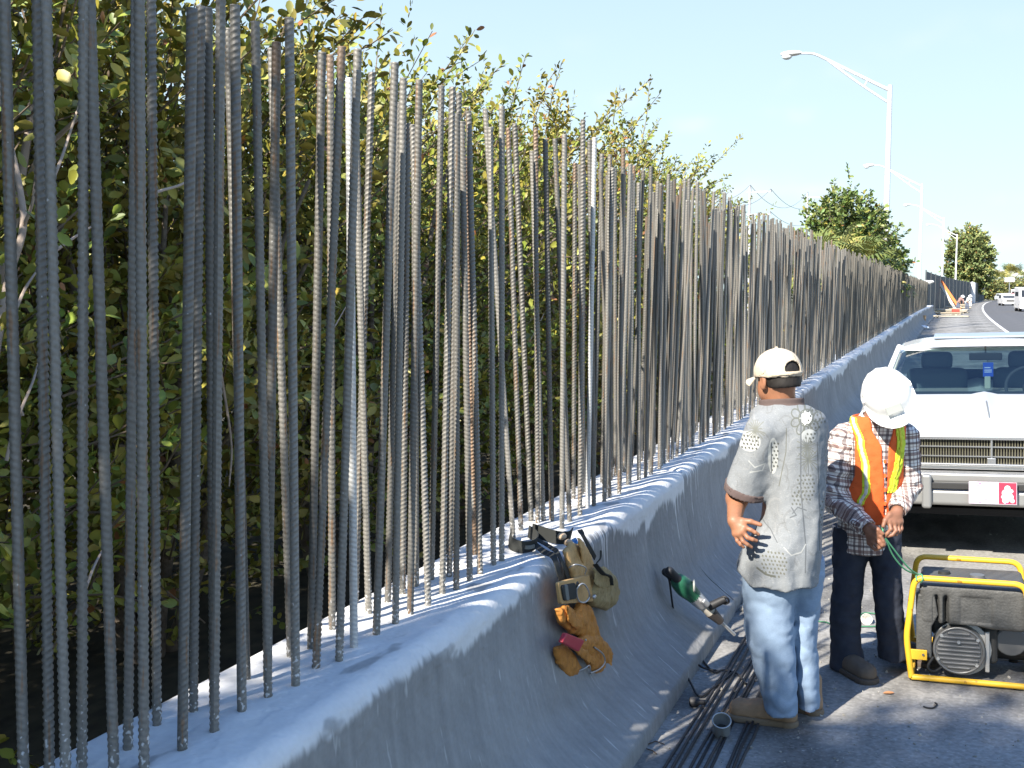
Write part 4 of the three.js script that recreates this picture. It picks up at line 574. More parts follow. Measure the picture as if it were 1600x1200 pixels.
  part('engine_block', merge([box(0.24, 0.18, 0.26, 0.27, 0.17, -0.24, 0.02), box(0.14, 0.10, 0.22, 0.16, 0.25, -0.24, 0.02)]), engine, g);
  // recoil starter: round louvred cover
  const rc = part('starter_cover', xf(new THREE.CylinderGeometry(0.112, 0.122, 0.05, 36), { p: [0.215, 0.155, -0.075], r: [Math.PI / 2, 0, 0] }), steel, g);
  for (let i = -4; i <= 4; i++) { const w = 2 * Math.sqrt(Math.max(0.0005, 0.098 ** 2 - (i * 0.021) ** 2)); part('louvre', box(w, 0.011, 0.014, 0.215, 0.155 + i * 0.021, -0.047, 0.004), steel, rc); }
  part('cover_ring', xf(new THREE.TorusGeometry(0.111, 0.007, 8, 40), { p: [0.215, 0.155, -0.05] }), steel, rc); part('cover_back', xf(new THREE.CylinderGeometry(0.134, 0.134, 0.05, 36), { p: [0.228, 0.155, -0.12], r: [Math.PI / 2, 0, 0] }), alu, rc);
  for (const a of [0.6, 2.4, 3.6, 5.6]) part('screw', xf(new THREE.CylinderGeometry(0.008, 0.008, 0.014, 8), { p: [0.215 + 0.104 * Math.cos(a), 0.155 + 0.104 * Math.sin(a), -0.047], r: [Math.PI / 2, 0, 0] }), alu, rc);
  part('screw', xf(new THREE.CylinderGeometry(0.008, 0.008, 0.014, 8), { p: [0.215, 0.155 + 0.045, -0.038], r: [Math.PI / 2, 0, 0] }), alu, rc);
  part('side_plate', box(0.02, 0.20, 0.09, 0.343, 0.15, -0.12, 0.005), alu, g);
  const mf = part('muffler', xf(new THREE.CylinderGeometry(0.065, 0.065, 0.20, 20), { p: [0.45, 0.19, -0.24], r: [Math.PI / 2, 0, 0] }), steel, g); for (let i = 0; i < 5; i++) part('heat_fin', xf(new THREE.CylinderGeometry(0.07, 0.07, 0.006, 20), { p: [0.45, 0.19, -0.33 + i * 0.045], r: [Math.PI / 2, 0, 0] }), steel, mf);
  part('alternator', xf(new THREE.CylinderGeometry(0.085, 0.085, 0.2, 24), { p: [0.44, 0.13, -0.34], r: [0, 0, Math.PI / 2] }), engine, g);
  part('fuel_hose', tube([V(0.10, 0.12, -0.03), V(0.075, 0.075, -0.01), V(0.10, 0.05, -0.02), V(0.14, 0.07, -0.04)], 0.007, 20, 6), black, g);
}
// ================================================================ hammer drill resting on the barrier's flare
const blackMat = mat(0.022, 0.022, 0.024, 0.6), steelMat = new THREE.MeshStandardMaterial({ color: rgb(0.5, 0.5, 0.5), roughness: 0.35, metalness: 0.7 });
{
  const tip = onX(1148, 992, -1.02), butt = onX(1043, 892, -1.335);
  const d = thing('hammer_drill', 'green and silver hammer drill leaning on the foot of the barrier', 'drill', [butt.x, butt.y, butt.z]);
  const dir = tip.clone().sub(butt), L = dir.length(); d.quaternion.setFromUnitVectors(V(0, 0, 1), dir.normalize());
  const green = mat(0.02, 0.11, 0.06, 0.35), k = L / 0.52;
  const ring = (r0, r1, z0, z1, m, n, seg = 20) => part(n, xf(new THREE.CylinderGeometry(r1, r0, (z1 - z0) * k, seg), { p: [0, 0, (z0 + z1) / 2 * k], r: [Math.PI / 2, 0, 0] }), m, d);
  const body = surfaceNets(join([ell(V(0, -0.006, 0.135 * k), [0.048, 0.056, 0.07]), cone(V(0, 0, 0.09 * k), V(0, 0, 0.20 * k), 0.046, 0.042)], 0.02), [-0.08, -0.09, 0], [0.08, 0.09, 0.28], 0.006); part('motor_housing', body, green, d);
  const hd = surfaceNets(join([cone(V(0, 0.02, 0.0), V(0, 0.015, 0.09), 0.022, 0.026), cone(V(0, -0.04, 0.02), V(0, -0.035, 0.08), 0.018, 0.02), cone(V(0, 0.02, 0.0), V(0, -0.04, 0.015), 0.02, 0.018)], 0.015), [-0.06, -0.09, -0.05], [0.06, 0.08, 0.14], 0.006); const h = part('handle', hd, blackMat, d); part('trigger', box(0.018, 0.02, 0.03, 0, -0.012, 0.07, 0.005), mat(0.3, 0.05, 0.04, 0.5), h);
  const ringc = new THREE.TorusGeometry(0.03, 0.006, 8, 24); part('vent_ring', xf(ringc, { p: [0.03, 0.035, 0.15 * k], r: [-0.7, 0.6, 0] }), mat(0.35, 0.36, 0.33, 0.4), d);
  ring(0.042, 0.036, 0.20, 0.27, steelMat, 'gear_case'); ring(0.03, 0.03, 0.27, 0.33, mat(0.55, 0.5, 0.42, 0.5), 'collar'); part('depth_clamp', xf(box(0.03, 0.05, 0.05, 0, 0.045, 0.245 * k, 0.01), {}), steelMat, d);
  const sideHandle = part('side_handle', xf(new THREE.CylinderGeometry(0.02, 0.023, 0.10, 14), { p: [0.045, 0.055, 0.30 * k], r: [0.3, 0, -0.9] }), blackMat, d); part('grip_ring', xf(new THREE.TorusGeometry(0.022, 0.006, 8, 16), { p: [0.075, 0.085, 0.31 * k], r: [1.2, 0.9, 0] }), blackMat, sideHandle);
  ring(0.034, 0.022, 0.33, 0.41, mat(0.06, 0.05, 0.045, 0.5), 'chuck'); ring(0.009, 0.009, 0.41, 0.52, steelMat, 'drill_bit', 10);
  // power cable
  const G = (px, py, h = 0.01) => { const p = onGround(px, py); p.y = ground(p.x) + h; return p; };
  const cab = [onX(1043, 892, -1.34), onX(1047, 915, -1.33), onX(1054, 960, -1.315), onX(1070, 995, -1.25), onX(1087, 1018, -1.17), G(1098, 1035), G(1115, 1053), G(1130, 1050), G(1152, 1056), G(1166, 1072)];
  solo('drill_cable', tube(cab, 0.0055, 90, 7), blackMat, 'black power cable trailing from the drill over the loose rods', 'cable');
  const c2 = [G(1122, 1052, 0.012), G(1096, 1048, 0.02), G(1075, 1035, 0.04), G(1064, 1034, 0.06), G(1067, 1056, 0.05), G(1080, 1075, 0.02), G(1093, 1092, 0.012), G(1112, 1080, 0.012), G(1150, 1050, 0.012)];
  solo('cable_loop', tube(c2, 0.0055, 90, 7), blackMat, 'loop of black cable lying on the ground at the barrier toe', 'cable');
}
// ================================================================ loose rods, can, cords and litter on the shoulder
{
  const G = (px, py, h = 0) => { const p = onGround(px, py); p.y = ground(p.x) + h; return p; }, R = rng(404), rodM = [mat(0.035, 0.036, 0.042, 0.5, { metalness: 0.4 }), mat(0.06, 0.055, 0.055, 0.6, { metalness: 0.3 })];
  const rods = [[1040, 1200, 1172, 985], [1052, 1200, 1166, 1004], [1064, 1200, 1178, 1000], [1080, 1200, 1184, 1012], [1090, 1200, 1172, 1046], [1104, 1200, 1192, 1030], [1112, 1200, 1186, 1048], [1138, 1200, 1198, 1060], [1147, 1200, 1202, 1072], [1156, 1200, 1206, 1086]];
  rods.forEach(([x0, y0, x1, y1], i) => {
    const a = G(x0, y0, 0.006), b = G(x1, y1, 0.006), d = b.clone().sub(a).normalize(), s = a.clone().addScaledVector(d, -0.5), e = b.clone().addScaledVector(d, 0.25 + R() * 0.3); for (const p of [s, e]) p.y = ground(p.x) + 0.006 + 0.004 * (i % 3);
    const pts = []; for (let k = 0; k <= 8; k++) pts.push(s.clone().lerp(e, k / 8).add(V((R() - 0.5) * 0.006, 0.0, 0))); solo('loose_rod', sweep(pts, 0.0062, 7), rodM[i % 2], 'thin dark steel rod lying in the bundle along the barrier toe', 'steel rod', 'loose rods beside the barrier');
  });
  { const p = G(1127, 1150), t = thing('open_can', 'short open grey metal can lying between the loose rods', 'can', [p.x, p.y, p.z]); const m = new THREE.MeshStandardMaterial({ color: rgb(0.42, 0.43, 0.42), roughness: 0.4, metalness: 0.6, side: THREE.DoubleSide });
    const prof = [[0.034, 0.0], [0.036, 0.0], [0.038, 0.004], [0.038, 0.075], [0.041, 0.08], [0.0365, 0.08], [0.0355, 0.006], [0, 0.006]].map(a => new THREE.Vector2(...a)); const wall = part('wall', new THREE.LatheGeometry(prof, 28), m, t); part('rim', new THREE.TorusGeometry(0.039, 0.0035, 8, 28).rotateX(Math.PI / 2).translate(0, 0.08, 0), m, wall); part('base', new THREE.CylinderGeometry(0.0355, 0.0355, 0.004, 24).translate(0, 0.005, 0), mat(0.06, 0.055, 0.05, 0.9), t); t.rotation.set(0.55, 0, -0.1); t.position.y += 0.018; }
  // green cord: from the worker's hands to the generator, and loose on the ground
  const green = mat(0.05, 0.20, 0.10, 0.5), Gc = [[1262, 950], [1268, 962], [1278, 972], [1290, 974], [1310, 980], [1340, 981], [1375, 980], [1382, 974], [1372, 962], [1350, 960], [1344, 964], [1352, 968]].map(([x, y]) => G(x, y, 0.008));
  solo('ground_cord', tube(Gc, 0.004, 120, 6), green, 'thin green cord lying on the ground behind the two men', 'cord');
  { const p = G(1357, 972), m = solo('paper_cup', new THREE.LatheGeometry([[0, 0.0], [0.022, 0], [0.03, 0.06], [0.033, 0.062], [0.028, 0.06], [0.02, 0.004], [0, 0.004]].map(a => new THREE.Vector2(...a)), 20), mat(0.78, 0.77, 0.74, 0.7, { side: THREE.DoubleSide }), 'crushed white paper cup lying on the ground between the boots', 'cup'); m.position.set(p.x, p.y + 0.025, p.z); m.rotation.set(1.4, 0.4, 0.2); m.scale.set(1, 0.7, 1); }
  { const p = G(1098, 1106), t = solo('rubber_plug', new THREE.LatheGeometry([[0, 0], [0.02, 0], [0.024, 0.006], [0.022, 0.035], [0.012, 0.045], [0.012, 0.07], [0, 0.07]].map(a => new THREE.Vector2(...a)), 14), blackMat, 'black cable plug lying at the barrier toe', 'plug'); t.position.set(p.x - 0.06, p.y + 0.02, p.z); t.rotation.set(0, 0, -1.45); }
  // extra rebar leaning pieces and cords beyond the two men
  { const a = G(1282, 925, 0), t = thing('grey_standpipe', 'short grey pipe standing against the barrier foot behind the man in jeans', 'pipe', [-1.02, ground(-1.02), onGround(1283, 926).z]); part('tube', new THREE.CylinderGeometry(0.022, 0.022, 0.42, 14).translate(0, 0.21, 0), mat(0.22, 0.26, 0.36, 0.6), t); part('cap', new THREE.CylinderGeometry(0.027, 0.027, 0.03, 14).translate(0, 0.42, 0), mat(0.22, 0.26, 0.36, 0.6), t); }
  { // heap of broken concrete by the barrier beyond the men
    const im = new THREE.InstancedMesh(new THREE.DodecahedronGeometry(0.03, 0), mat(0.52, 0.50, 0.46, 0.95), 150), M = new THREE.Matrix4(), q = new THREE.Quaternion(); for (let i = 0; i < 150; i++) { const z = -6.4 - R() * 2.2, x = -1.10 + R() * R() * 0.28; q.setFromEuler(new THREE.Euler(R() * 6, R() * 6, R() * 6)); const s = 0.4 + R() * 1.1; M.compose(V(x, ground(x) + 0.012, z), q, V(s, s * 0.7, s)); im.setMatrixAt(i, M); const k = 0.7 + 0.45 * R(); im.setColorAt(i, rgb(k, k * 0.98, k * 0.94)); } im.name = 'concrete_rubble'; im.castShadow = im.receiveShadow = true; scene.add(im); tag(im, 'pale concrete rubble strewn along the barrier foot behind the men', 'rubble', null, 'stuff');
  }
  { // pale chips scattered over the shoulder
    const n = 1500, im = new THREE.InstancedMesh(new THREE.DodecahedronGeometry(0.006, 0), mat(0.66, 0.64, 0.60, 0.9), n), M = new THREE.Matrix4(), q = new THREE.Quaternion(); for (let i = 0; i < n; i++) { const z = -3.4 - R() * R() * 8, x = -1.05 + R() * 2.6, s = 0.3 + R() * R() * 1.3; q.setFromEuler(new THREE.Euler(R() * 6, R() * 6, R() * 6)); M.compose(V(x, ground(x) + 0.002, z), q, V(s * 1.3, s * 0.6, s)); im.setMatrixAt(i, M); const k = 0.35 + 0.7 * R() * R(); im.setColorAt(i, rgb(k, k * 0.98, k * 0.93)); } im.name = 'concrete_chips'; im.castShadow = im.receiveShadow = true; scene.add(im); tag(im, 'small pale concrete chips scattered over the shoulder', 'chips', null, 'stuff');
  }
  { const p = G(1379, 1085), l = solo('dry_leaf', xf(leafGeo.clone(), { s: [0.05, 0.055, 0.05], r: [-1.45, 0, -1.2] }), mat(0.42, 0.20, 0.09, 0.8, { side: THREE.DoubleSide }), 'single orange dry leaf lying in front of the generator', 'leaf'); l.position.set(p.x, p.y + 0.006, p.z); }
  { const pts = [[1443, 1106], [1450, 1108], [1458, 1108], [1464, 1103], [1461, 1100]].map(([x, y]) => G(x, y, 0.006)); solo('bent_wire', tube(pts, 0.004, 24, 6), blackMat, 'bent scrap of dark wire on the shoulder before the generator', 'wire'); }
  { const tw = [[[1012, 1165], [1024, 1160], [1038, 1165]], [[1010, 1172], [1020, 1175], [1026, 1180]]]; tw.forEach((t, i) => solo('twig', sweep(t.map(([x, y]) => G(x, y, 0.006)), 0.0025, 5), mat(0.10, 0.07, 0.05, 0.9), 'small dry twig lying beside the barrier toe', 'twig', 'twigs by the barrier toe')); }
}
// ================================================================ tool belt slung over the barrier
{
  const FX = -1.415, o = onX(905, 940, FX), t = thing('tool_belt', 'tan leather tool belt with black straps hanging over the barrier edge', 'tool belt', [o.x, o.y, o.z], 0), I = v => v.clone().sub(o), X = (px, py, dx = 0) => I(onX(px, py, FX + dx)), T = (px, py, h = 0.012) => I(onY(px, py, BTOP + h));
  const tan = mat(0.52, 0.33, 0.14, 0.75, { map: texture(256, 256, (u, v) => { const n = fbm(u * 8, v * 8, 3, 4), f = fbm(u * 50, v * 50, 6, 3), k = 0.95 + 0.5 * n + 0.3 * f; return [k, k * 0.98, k * 0.95]; }), bumpMap: bumpNoise, bumpScale: 0.003 }), rust = mat(0.50, 0.21, 0.04, 0.7, { map: tan.map, bumpMap: bumpNoise, bumpScale: 0.003 }), khaki = mat(0.33, 0.26, 0.13, 0.85, { map: tan.map }), web = mat(0.025, 0.027, 0.025, 0.85), webG = mat(0.16, 0.17, 0.16, 0.85);
  // flat strap following points, width across `side`
  function strap(pts, w, side, th = 0.004) { const c = new THREE.CatmullRomCurve3(pts).getPoints(26), n = c.length - 1, ring = []; const g = grid(4, n, (u, v) => { const i = Math.round(v * n), tan_ = c[Math.min(i + 1, n)].clone().sub(c[Math.max(i - 1, 0)]).normalize(), s = (typeof side === 'function' ? side(v) : side).clone().addScaledVector(tan_, -(typeof side === 'function' ? side(v) : side).dot(tan_)).normalize(), nn = tan_.clone().cross(s), k = Math.round(u * 4), q = [[-1, -1], [1, -1], [1, 1], [-1, 1], [-1, -1]][k]; const p = c[i].clone().addScaledVector(s, q[0] * w / 2).addScaledVector(nn, q[1] * th / 2); return [p.x, p.y, p.z, u * 0.2, v]; }); return toCreasedNormals(g, 0.6); }
  const s1 = part('belt', strap([T(797, 835, 0.03), T(800, 850, 0.03), T(818, 855, 0.03), T(834, 852, 0.03), T(838, 840, 0.03), T(826, 830, 0.03)], 0.052, V(0.25, 1, 0.1)), web, t); part('belt_stripe', strap([T(816, 854, 0.03), T(824, 855, 0.03), T(834, 853, 0.03)].map(p => p.add(V(0.004, 0.0, 0.003))), 0.016, V(0.1, 1, 0)), webG, s1);
  part('belt', strap([T(832, 828, 0.033), T(850, 834, 0.033), T(872, 840, 0.033), T(886, 840, 0.033), T(893, 834, 0.032)], 0.058, V(0.25, 1, 0.1)), web, t);
  part('shoulder_strap', strap([T(832, 848, 0.03), T(850, 862, 0.02), X(866, 872, 0.0), X(872, 892, 0.02), X(880, 915, 0.022)], 0.028, V(0.1, 0.2, -1)), web, t);
  part('shoulder_strap', strap([T(838, 842, 0.03), T(862, 856, 0.018), X(872, 866, 0.0), X(880, 882, 0.026), X(888, 905, 0.026)], 0.02, V(0.1, 0.2, -1)), web, t);
  part('shoulder_strap', strap([T(906, 828, 0.05), X(910, 835, -0.01), X(918, 850, 0.01), X(930, 872, 0.025)], 0.022, V(0.2, 0.2, -1)), web, t);
  part('blue_tab', strap([T(896, 842, 0.03), X(899, 848, 0.005), X(900, 858, 0.012)], 0.022, V(0, 0.1, -1)), mat(0.03, 0.16, 0.42, 0.6), t);
  part('glove_cuff', surfaceNets(join([ell(T(878, 838, 0.045), [0.02, 0.016, 0.03]), ell(T(888, 848, 0.04), [0.02, 0.016, 0.022])], 0.02), [-0.3, -0.2, -0.5], [0.2, 0.6, 0.5], 0.008), mat(0.55, 0.40, 0.26, 0.9), t);
  // buckle pad: a tan leather frame round a black web square
  function patch(pxs, dx, th, m, n, parent = t, cell = 0.006, round = 0.012) { // polygon in the barrier's face plane, given by pixels
    const q = pxs.map(([x, y]) => { const p = X(x, y, dx); return [-p.z, p.y, p.x]; }); const s = new THREE.Shape(); const k = q.length; for (let i = 0; i < k; i++) { const a = q[(i + k - 1) % k], b = q[i], c = q[(i + 1) % k], la = Math.hypot(b[0] - a[0], b[1] - a[1]), lc = Math.hypot(c[0] - b[0], c[1] - b[1]), ra = Math.min(round, la * 0.4), rc = Math.min(round, lc * 0.4); const p0 = [b[0] + (a[0] - b[0]) / la * ra, b[1] + (a[1] - b[1]) / la * ra], p1 = [b[0] + (c[0] - b[0]) / lc * rc, b[1] + (c[1] - b[1]) / lc * rc]; i ? s.lineTo(...p0) : s.moveTo(...p0); s.quadraticCurveTo(b[0], b[1], ...p1); } s.closePath();
    const g = new THREE.ExtrudeGeometry(s, { depth: th, bevelEnabled: true, bevelThickness: 0.004, bevelSize: 0.004, bevelSegments: 2, curveSegments: 6 }); g.rotateY(Math.PI / 2); g.translate(q[0][2], 0, 0); return part(n, g, m, parent);
  }
  const seg2 = (px, py, a, b) => { const ex = b[0] - a[0], ey = b[1] - a[1], wx = px - a[0], wy = py - a[1], t = clamp((wx * ex + wy * ey) / (ex * ex + ey * ey)); return Math.hypot(wx - ex * t, wy - ey * t); };
  function leather(pxs, dx, th, m, n, o = {}) { // soft slab of leather with the outline pxs, hanging in front of the barrier face
    const q = pxs.map(([x, y]) => { const p = X(x, y, dx); return [p.z, p.y]; }), xc = X(pxs[0][0], pxs[0][1], dx).x, lo = [xc - th - 0.03, 9, 9], hi = [xc + th + 0.03, -9, -9]; for (const [z, y] of q) { lo[1] = Math.min(lo[1], y - 0.02); hi[1] = Math.max(hi[1], y + 0.02); lo[2] = Math.min(lo[2], z - 0.02); hi[2] = Math.max(hi[2], z + 0.02); }
    const wr = o.wr ?? 0.004, cz = (lo[2] + hi[2]) / 2, cy = (lo[1] + hi[1]) / 2, tilt = o.tilt ?? 0;
    const f = (x, y, z) => { let d = 1e9, ins = false; for (let i = 0, k = q.length - 1; i < q.length; k = i++) { d = Math.min(d, seg2(z, y, q[i], q[k])); if ((q[i][1] > y) !== (q[k][1] > y) && z < (q[k][0] - q[i][0]) * (y - q[i][1]) / (q[k][1] - q[i][1]) + q[i][0]) ins = !ins; } const e = ins ? -d : d, bulge = th * (0.35 + 0.65 * Math.sqrt(clamp(d * (ins ? 1 : 0) / 0.03))), xx = x - xc - tilt * (y - cy) + 0.008 * N3(y * 14 + dx * 90, z * 14, 2) + 0.004 * N3(y * 40, z * 40, 5); return smax(e, Math.abs(xx) - bulge, 0.006) + wr * N3(x * 20, y * 26 + 3, z * 34) + wr * 0.5 * N3(x * 60, y * 70, z * 70); };
    return part(n, planarUV(surfaceNets(f, lo, hi, 0.0058), (x, y, z) => z * 3, (x, y) => y * 3), m, o.parent || t);
  }
  leather([[888, 862], [897, 847], [906, 850], [915, 868], [922, 890], [922, 912], [908, 932], [895, 918], [890, 890]], 0.02, 0.016, tan, 'pouch_flap', { tilt: -0.15 });
  leather([[902, 838], [912, 846], [928, 878], [930, 905], [924, 928], [915, 918], [914, 890], [905, 862]], 0.034, 0.008, tan, 'hammer_loop_leather', { wr: 0.002 });
  const kp = leather([[929, 884], [944, 887], [956, 900], [961, 922], [957, 942], [945, 953], [924, 947], [919, 928], [924, 905]], 0.035, 0.034, khaki, 'side_pouch', { wr: 0.006 }); leather([[926, 886], [944, 884], [957, 900], [958, 914], [944, 922], [928, 914]], 0.07, 0.007, khaki, 'pouch_lid', { parent: kp }); part('pouch_strap', strap([X(930, 882, 0.085), X(942, 896, 0.088), X(953, 902, 0.085), X(955, 914, 0.08)], 0.022, V(1, 0.2, 0)), web, kp); part('strap_end', strap([X(932, 880, 0.05), X(938, 872, 0.06), X(939, 860, 0.06)], 0.018, V(0, 0, 1)), web, kp);
  const pad = patch([[869, 911], [917, 899], [923, 938], [873, 942]], 0.042, 0.008, tan, 'buckle_pad'); patch([[876, 916], [897, 912], [899, 934], [880, 937]], 0.0545, 0.003, web, 'pad_web', pad); patch([[881, 915], [885, 914], [888, 937], [884, 937]], 0.0582, 0.002, webG, 'web_stripe', pad);
  leather([[872, 952], [884, 944], [898, 958], [906, 940], [920, 946], [930, 974], [936, 998], [922, 1006], [904, 992], [888, 988], [875, 972]], 0.028, 0.022, rust, 'tool_pouch', { wr: 0.007 }); leather([[884, 946], [892, 950], [904, 975], [900, 986], [888, 972]], 0.055, 0.006, rust, 'pouch_fold', { wr: 0.003 });
  leather([[867, 1012], [880, 1006], [896, 1022], [905, 1042], [898, 1058], [889, 1059], [872, 1038]], 0.02, 0.018, rust, 'small_pouch', { wr: 0.005 });
  leather([[896, 1002], [914, 990], [932, 990], [948, 1008], [958, 1032], [958, 1048], [948, 1058], [930, 1060], [921, 1048], [915, 1030], [902, 1018]], 0.036, 0.026, rust, 'holster', { wr: 0.006 }); leather([[890, 1006], [905, 1006], [930, 1028], [926, 1040], [905, 1026]], 0.062, 0.006, rust, 'holster_flap', { wr: 0.003 });
  patch([[880, 990], [907, 1001], [899, 1016], [874, 1002]], 0.065, 0.012, mat(0.42, 0.03, 0.05, 0.45), 'red_tape_case', t, 0.006, 0.004);
  for (const [px, py, dx] of [[915, 1000, 0.062], [880, 938, 0.05]]) part('rivet', xf(new THREE.SphereGeometry(0.005, 10, 8), { p: X(px, py, dx).toArray() }), steelMat, t);
  const wire = (l, r, n, closed = false) => part(n, tube(l.map(([px, py, dx]) => X(px, py, dx)), r, 48, 7, closed), steelMat, t);
  wire([[901, 922, 0.06], [909, 912, 0.075], [917, 918, 0.085], [921, 932, 0.085], [914, 941, 0.075], [904, 938, 0.06]], 0.0036, 'steel_ring', true);
  wire([[889, 887, 0.03], [900, 882, 0.06], [915, 887, 0.07], [914, 897, 0.055]], 0.003, 'steel_hook'); wire([[928, 1011, 0.07], [942, 1022, 0.075], [945, 1035, 0.075], [936, 1046, 0.072], [922, 1052, 0.055]], 0.0036, 'steel_hook'); wire([[905, 1048, 0.03], [914, 1044, 0.05], [921, 1040, 0.06], [923, 1050, 0.055]], 0.003, 'steel_hook');
  part('ring_stud', xf(new THREE.SphereGeometry(0.013, 14, 10), { p: X(928, 932, 0.07).toArray(), s: [0.8, 0.7, 1.2] }), steelMat, t); part('ring_stud', xf(new THREE.TorusGeometry(0.011, 0.004, 8, 20), { p: X(902, 914, 0.055).toArray(), r: [0, Math.PI / 2, 0] }), mat(0.05, 0.05, 0.05, 0.4), t);
}
// ================================================================ people
function standFrame(px, py) { // a ground point under the figure and a frame whose z looks at the photographer
  const G = onGround(px, py); G.y = ground(G.x); const b = Math.atan2(G.x, -G.z), zx = -Math.sin(b), zz = Math.cos(b), xx = Math.cos(b), xz = Math.sin(b);
  return { G, ry: -b, L: (qx, qy, dz = 0) => { const d = rayOf(qx, qy), o = eye.clone().sub(G), t = (dz - (o.x * zx + o.z * zz)) / (d.x * zx + d.z * zz), p = o.addScaledVector(d, t); return V(p.x * xx + p.z * xz, p.y, dz); } };
}
// solid of stacked ellipses from rows [pixelY, leftPixel, rightPixel, halfDepth, dz]
function stack(fr, rows) {
  const R = rows.map(([py, l, r, hd, dz]) => { const a = fr.L(l, py, dz), b = fr.L(r, py, dz); return { y: a.y * 0.5 + b.y * 0.5, cx: (a.x + b.x) / 2, rx: (b.x - a.x) / 2, rz: hd, cz: dz }; }).sort((a, b) => a.y - b.y), n = R.length;
  const cat = (a, b, c, d, t) => b + 0.5 * t * (c - a + t * (2 * a - 5 * b + 4 * c - d + t * (3 * (b - c) + d - a)));
  const at = y => { const yy = clamp(y, R[0].y, R[n - 1].y); let i = 0; while (i < n - 2 && yy > R[i + 1].y) i++; const t = (yy - R[i].y) / (R[i + 1].y - R[i].y), A = R[Math.max(0, i - 1)], B = R[i], C = R[i + 1], D = R[Math.min(n - 1, i + 2)]; return { cx: cat(A.cx, B.cx, C.cx, D.cx, t), rx: Math.max(0.01, cat(A.rx, B.rx, C.rx, D.rx, t)), rz: Math.max(0.01, cat(A.rz, B.rz, C.rz, D.rz, t)), cz: cat(A.cz, B.cz, C.cz, D.cz, t) }; };
  const y0 = R[0].y, y1 = R[n - 1].y; let ly = NaN, lr = null;
  const f = (x, y, z) => { if (y !== ly) { ly = y; lr = at(y); } const a = (x - lr.cx) / lr.rx, b = (z - lr.cz) / lr.rz, q = Math.sqrt(a * a + b * b), d = (q - 1) * Math.min(lr.rx, lr.rz); const e = Math.max(y0 - y, y - y1); return e > 0 ? Math.hypot(Math.max(d, 0), e) + Math.min(d, 0) * 0 : Math.max(d, e); };
  f.at = at; f.y0 = y0; f.y1 = y1; f.bounds = () => { let lo = [9, y0 - 0.04, 9], hi = [-9, y1 + 0.05, -9]; R.forEach(r => { lo[0] = Math.min(lo[0], r.cx - r.rx - 0.05); hi[0] = Math.max(hi[0], r.cx + r.rx + 0.05); lo[2] = Math.min(lo[2], r.cz - r.rz - 0.05); hi[2] = Math.max(hi[2], r.cz + r.rz + 0.05); }); return [lo, hi]; }; return f;
}
const boundsOf = (pts, pad) => { const lo = [9, 9, 9], hi = [-9, -9, -9]; for (const p of pts) [p.x, p.y, p.z].forEach((v, i) => { lo[i] = Math.min(lo[i], v - pad); hi[i] = Math.max(hi[i], v + pad); }); return [lo, hi]; };
const headQuat = (face, up) => { const z = face.clone().normalize(), x = up.clone().cross(z).normalize(), y = z.clone().cross(x); return new THREE.Quaternion().setFromRotationMatrix(new THREE.Matrix4().makeBasis(x, y, z)); };
function headField(c, q) { // head with brow, nose, lips, chin, ears; +z is the face
  const P = (x, y, z) => V(x, y, z).applyQuaternion(q).add(c), E = (x, y, z, r) => ell(P(x, y, z), r, q);
  const base = join([E(0, 0.025, -0.012, [0.076, 0.095, 0.095]), E(0, -0.035, 0.03, [0.058, 0.075, 0.062]), E(0, -0.082, 0.055, [0.03, 0.026, 0.03]), E(-0.035, -0.05, 0.03, [0.032, 0.04, 0.04]), E(0.035, -0.05, 0.03, [0.032, 0.04, 0.04])], 0.03);
  const brow = E(0, 0.022, 0.078, [0.05, 0.012, 0.016]), nose = join([cone(P(0, 0.012, 0.086), P(0, -0.028, 0.108), 0.009, 0.014), E(-0.012, -0.032, 0.096, [0.009, 0.008, 0.01]), E(0.012, -0.032, 0.096, [0.009, 0.008, 0.01])], 0.012), lip = join([E(0, -0.056, 0.088, [0.024, 0.006, 0.01]), E(0, -0.067, 0.086, [0.02, 0.006, 0.01])], 0.004);
  const eye1 = E(-0.031, 0.005, 0.083, [0.016, 0.011, 0.012]), eye2 = E(0.031, 0.005, 0.083, [0.016, 0.011, 0.012]);
  const ears = [-1, 1].map(s => join([E(s * 0.083, -0.005, -0.012, [0.009, 0.033, 0.02]), E(s * 0.079, -0.03, -0.006, [0.01, 0.012, 0.012])], 0.012)), earH = [-1, 1].map(s => E(s * 0.094, -0.002, -0.006, [0.008, 0.018, 0.010]));
  return (x, y, z) => { let d = base(x, y, z); if (d > 0.09) return d; d = smin(d, brow(x, y, z), 0.02); d = smax(d, -eye1(x, y, z), 0.012); d = smax(d, -eye2(x, y, z), 0.012); d = smin(d, nose(x, y, z), 0.012); d = smin(d, lip(x, y, z), 0.006); for (let i = 0; i < 2; i++) { let e = ears[i](x, y, z); e = smax(e, -earH[i](x, y, z), 0.004); d = smin(d, e, 0.008); } return d; };
}
